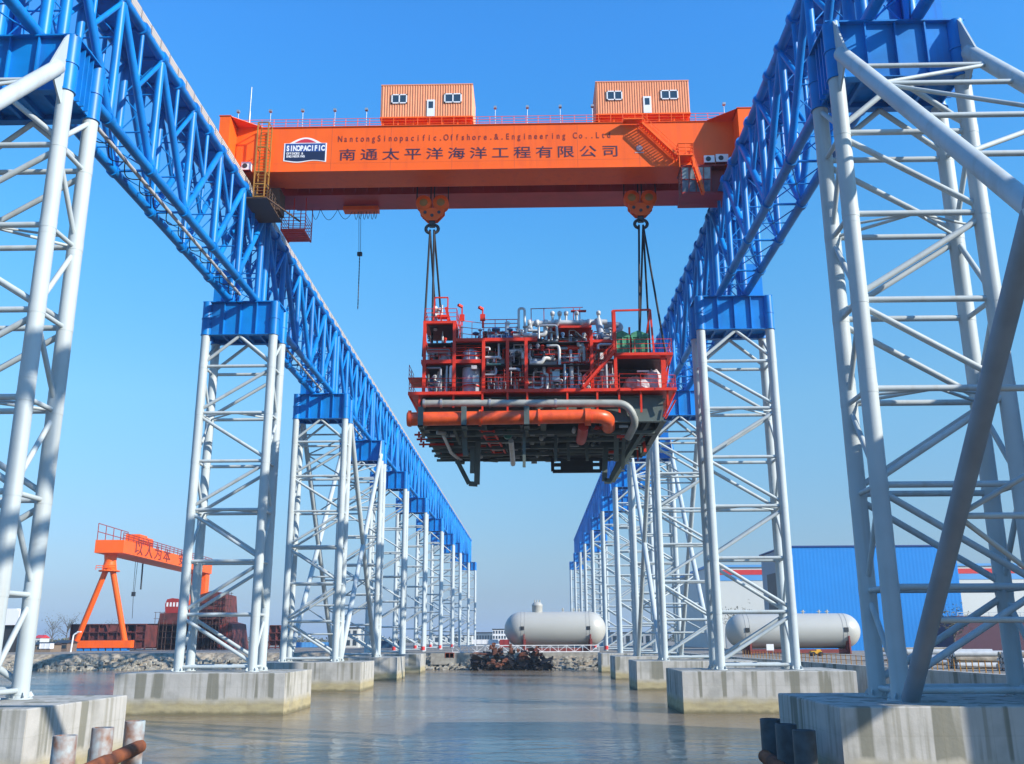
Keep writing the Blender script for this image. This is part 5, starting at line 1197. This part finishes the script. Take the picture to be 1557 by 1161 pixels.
wa, wb, wz = at(1078, 900, 345).x, at(1700, 900, 345).x, at(1140, 862, 345).z
m = MB(); m.box((wa, 345, LZ), (wb, 420, wz)); m.build('wall', SHEDW, t)
def zz(py): return at(1140, py, 345).z
for (p0_, p1_, mt, nm) in ((866, 873.5, REDP, 'red_stripe'), (874, 882.5, LBLUE, 'blue_stripe')):
    MB().box((wa-.05, 344.85, zz(p1_)), (wb+.05, 345.05, zz(p0_))).build(nm, mt, t)
m = MB(); m.box((wa-.5, 344.5, wz), (wb+.5, 421, wz+.8)); m.build('roof_edge', LBLUE, t)
m = MB()
for k in range(7): x = wa+5+k*9; m.box((x, 344.85, LZ), (x+4, 345.02, LZ+5)) 
m.build('door', SHEDG, t)
# hull piece right
t = thing('maroon_hull', 'low maroon hull side right of the blue shed', 'hull', at(1500, 985, 240)); a = at(1450, 985, 240); b = at(1557+60, 938, 240)
m = MB(); m.prism([(a.x, 240, LZ), (b.x, 240, LZ), (b.x, 240, b.z), (a.x+1.5, 240, b.z+.4)], (0, 12, 0)); m.build('plating', mat('maroon_plate', (.07, .02, .04), .6), t)
m = MB(); m.rail([(a.x+2, 240.2, b.z), (b.x, 240.2, b.z)], 1.2, 2, .08, 2.5); m.build('railing', PIPEW, t)
# rusty fence along the right quay
t = thing('quay_fence', 'rusty yellow post fence along the right quay edge', 'fence', (38, 120, LZ+.35))
qs = [(33.9, 163), (37.4, 114), (40.4, 80), (42.5, 40)]
m = MB()
for a, b in zip(qs, qs[1:]):
    for z in (.5, 1.0): m.tube((a[0]+.4, a[1], LZ+.35+z), (b[0]+.4, b[1], LZ+.35+z), .03, 6)
m.build('rail', RUST, t)
n = 96
for k in range(n):
    u = k/(n-1)*3; i_ = min(2, int(u)); f_ = u-i_; x = qs[i_][0]*(1-f_)+qs[i_+1][0]*f_+.4; y = qs[i_][1]*(1-f_)+qs[i_+1][1]*f_
    MB().box((x-.04, y-.04, LZ+.35), (x+.04, y+.04, LZ+1.45)).build('post', YEL, t)
# stacked pipes and clutter on right quay
random.seed(3)
for k, (px, Y) in enumerate(((1335, 128), (1400, 112), (1475, 104), (1300, 150), (1530, 98))):
    c = at(px, 1000, Y); L_ = random.uniform(9, 15); t = thing('pipe_stack', ['grey pipe stack behind the fence, middle of the five', 'grey pipe stack behind the fence, second from the right edge of the tower', 'grey pipe stack seen between the legs of the nearest right tower', 'small grey pipe stack behind the fence, farthest of the five', 'grey pipe stack behind the fence at the right photo edge'][k], 'pipes', (c.x+4, Y, LZ), 'pipe stacks on the right quay')
    for r_ in range(3):
        for q_ in range(5-r_): MB().tube((c.x+4, Y+q_*.72+r_*.36, LZ+.36+r_*.62), (c.x+4+L_, Y+q_*.72+r_*.36-1, LZ+.36+r_*.62), .34, 10).build('pipe', random.choice((PIPEW, STONE, GALV)), t)
t = thing('yellow_machine', 'small yellow machine beneath the gas tank before the blue shed', 'machine', at(1240, 987, 190)); p = at(1240, 987, 190)
m = MB(); m.cb((p.x, 190, LZ+.7), 2.0, 1.4, .5); m.cb((p.x+.4, 190, LZ+1.1), .8, 1.2, .3); m.build('body', mat('bright_yellow', (.7, .36, .02), .5), t)
m = MB(); 
for q_ in (-.7, .7): m.tube((p.x+q_, 188.9, LZ+.4), (p.x+q_, 191.1, LZ+.4), .4, 12)
m.build('wheel', BLACK, t)
t = thing('notice_board', 'white notice board on posts before the right gas tank', 'sign', at(1171, 987, 165)); p = at(1171, 984, 165)
MB().cb((p.x, 165, LZ+1.9), 1.2, .08, 1.0).build('panel', UPVC, t); m = MB(); m.bar((p.x-.5, 165.1, LZ), (p.x-.5, 165.1, LZ+2.4), .08, .08); m.bar((p.x+.5, 165.1, LZ), (p.x+.5, 165.1, LZ+2.4), .08, .08); m.build('post', GALV, t)
# ---------------------------------------------------------------- trees far away
def tree(px, ytop, Y, w, label, seed, dens=260):
    random.seed(seed); b = at(px, 980, Y); tp = at(px, ytop, Y); H = tp.z-LZ
    t = thing('bare_tree', label, 'tree', (b.x, Y, LZ), 'trees on the far skyline'); m = MB(); m.tube((b.x, Y, LZ), (b.x, Y, LZ+H*.55), H*.02, 7, H*.01)
    limbs = []
    for k in range(16):
        a = random.uniform(0, 6.28); h0_ = random.uniform(.25, .6)*H; p = Vector((b.x, Y, LZ+h0_)); e = p+Vector((math.cos(a)*w*random.uniform(.3, .9), math.sin(a)*w*.5, H*random.uniform(.12, .4))); m.tube(p, e, H*.008, 5, H*.003); limbs.append((p, e))
    m.build('trunk', BARK, t); m = MB()
    for k in range(dens):
        p, e = random.choice(limbs); c = p.lerp(e, random.uniform(.4, 1.15))+Vector((random.gauss(0, w*.16), random.gauss(0, w*.16), random.gauss(0, H*.06))); s_ = random.uniform(.25, .7)
        u = Vector((random.uniform(-1, 1), random.uniform(-1, 1), random.uniform(-1, 1)))*s_; v = Vector((random.uniform(-1, 1), random.uniform(-1, 1), random.uniform(-1, 1)))*s_*.6
        m.add([c, c+u, c+u*.6+v], [(0, 1, 2)])
    m.build('crown', TREEM, t)
for k, (px, yt, Y, w, lab) in enumerate(((78, 935, 470, 6, 'grey leafless tree farthest left on the bank skyline'), (100, 928, 450, 7, 'taller grey leafless tree just left of the portal crane leg'), (172, 936, 480, 6, 'thin leafless tree showing between the portal crane legs'), (1452, 912, 215, 5, 'bushy dark tree beside the right corner of the blue shed'), (1120, 915, 250, 5, 'small green tree rising behind the right gas tank'))):
    tree(px, yt, Y, w, lab, 50+k, 420)
for k, (x0, x1, yt, Y, lab) in enumerate(((26, 110, 962, 700, 'hazy low tree belt on the far left horizon'), (330, 700, 964, 900, 'hazy low tree belt on the horizon behind the left towers'), (840, 1110, 964, 900, 'hazy low tree belt on the horizon behind the right towers'))):
    random.seed(80+k); a = at(x0, 975, Y).x; b = at(x1, 975, Y).x; z1 = at(x0, yt, Y).z; m = MB(); 
    for j in range(2600):
        x = random.uniform(a, b); h = (z1-LZ)*(.6+.4*math.sin(x*.05+k)*math.sin(x*.021)); c = Vector((x, Y+random.uniform(-8, 8), LZ+random.uniform(0, 1)*h)); s_ = random.uniform(1.0, 2.6)
        u = Vector((random.uniform(-1, 1), random.uniform(-1, 1), random.uniform(-1, 1)))*s_; v = Vector((random.uniform(-1, 1), random.uniform(-1, 1), random.uniform(-1, 1)))*s_; m.add([c, c+u, c+u*.6+v], [(0, 1, 2)])
    o = m.build('far_tree_belt', TREEM); kind(o, 'stuff'); o['label'] = lab; o['category'] = 'trees'

# unseen block added on the right quay to shade the nearest right tower's foot
t = thing('quay_shade_block', 'tall grey block added on the right quay to shade the nearest right tower, out of frame', 'building', (52, 52, LZ))
MB().box((44.3, 37.6, LZ), (60, 63, 33)).build('wall', SHEDG, t)
m = MB(); m.box((44.0, 37.3, 33.002), (60.3, 63.3, 33.4)); m.build('roof', SHEDB, t)
m = MB(); m.box((44.3, 18, 24), (50, 37.5, 41)); m.box((44.3, 18, LZ), (45, 18.7, 24)); m.box((49.2, 18, LZ), (50, 18.7, 24)); m.build('raised_shade_box', SHEDG, t)  # raised box on posts, added to shade the near rising brace
for k in range(4): MB().box((44.2, 43+k*5, 8), (44.35, 46+k*5, 11)).build('window', GLASS, t)

# thin winter haze over the yard: one closed box round the whole scene
m = MB(); m.box((-6500, -700, -6), (6500, 7200, 82)); hz = m.build('haze', None or WHITE); hz['kind'] = 'stuff'; hz['label'] = 'thin pale blue winter haze over the shipyard'; hz['category'] = 'haze'
HM = bpy.data.materials.new('haze_air'); HM.use_nodes = True; ht = HM.node_tree; ht.nodes.remove(ht.nodes['Principled BSDF'])
pv = ht.nodes.new('ShaderNodeVolumePrincipled'); pv.inputs['Color'].default_value = (0.75, 0.87, 1.0, 1); pv.inputs['Density'].default_value = 0.0002; pv.inputs['Anisotropy'].default_value = 0.2
ht.links.new(pv.outputs[0], ht.nodes['Material Output'].inputs['Volume']); hz.data.materials.clear(); hz.data.materials.append(HM)
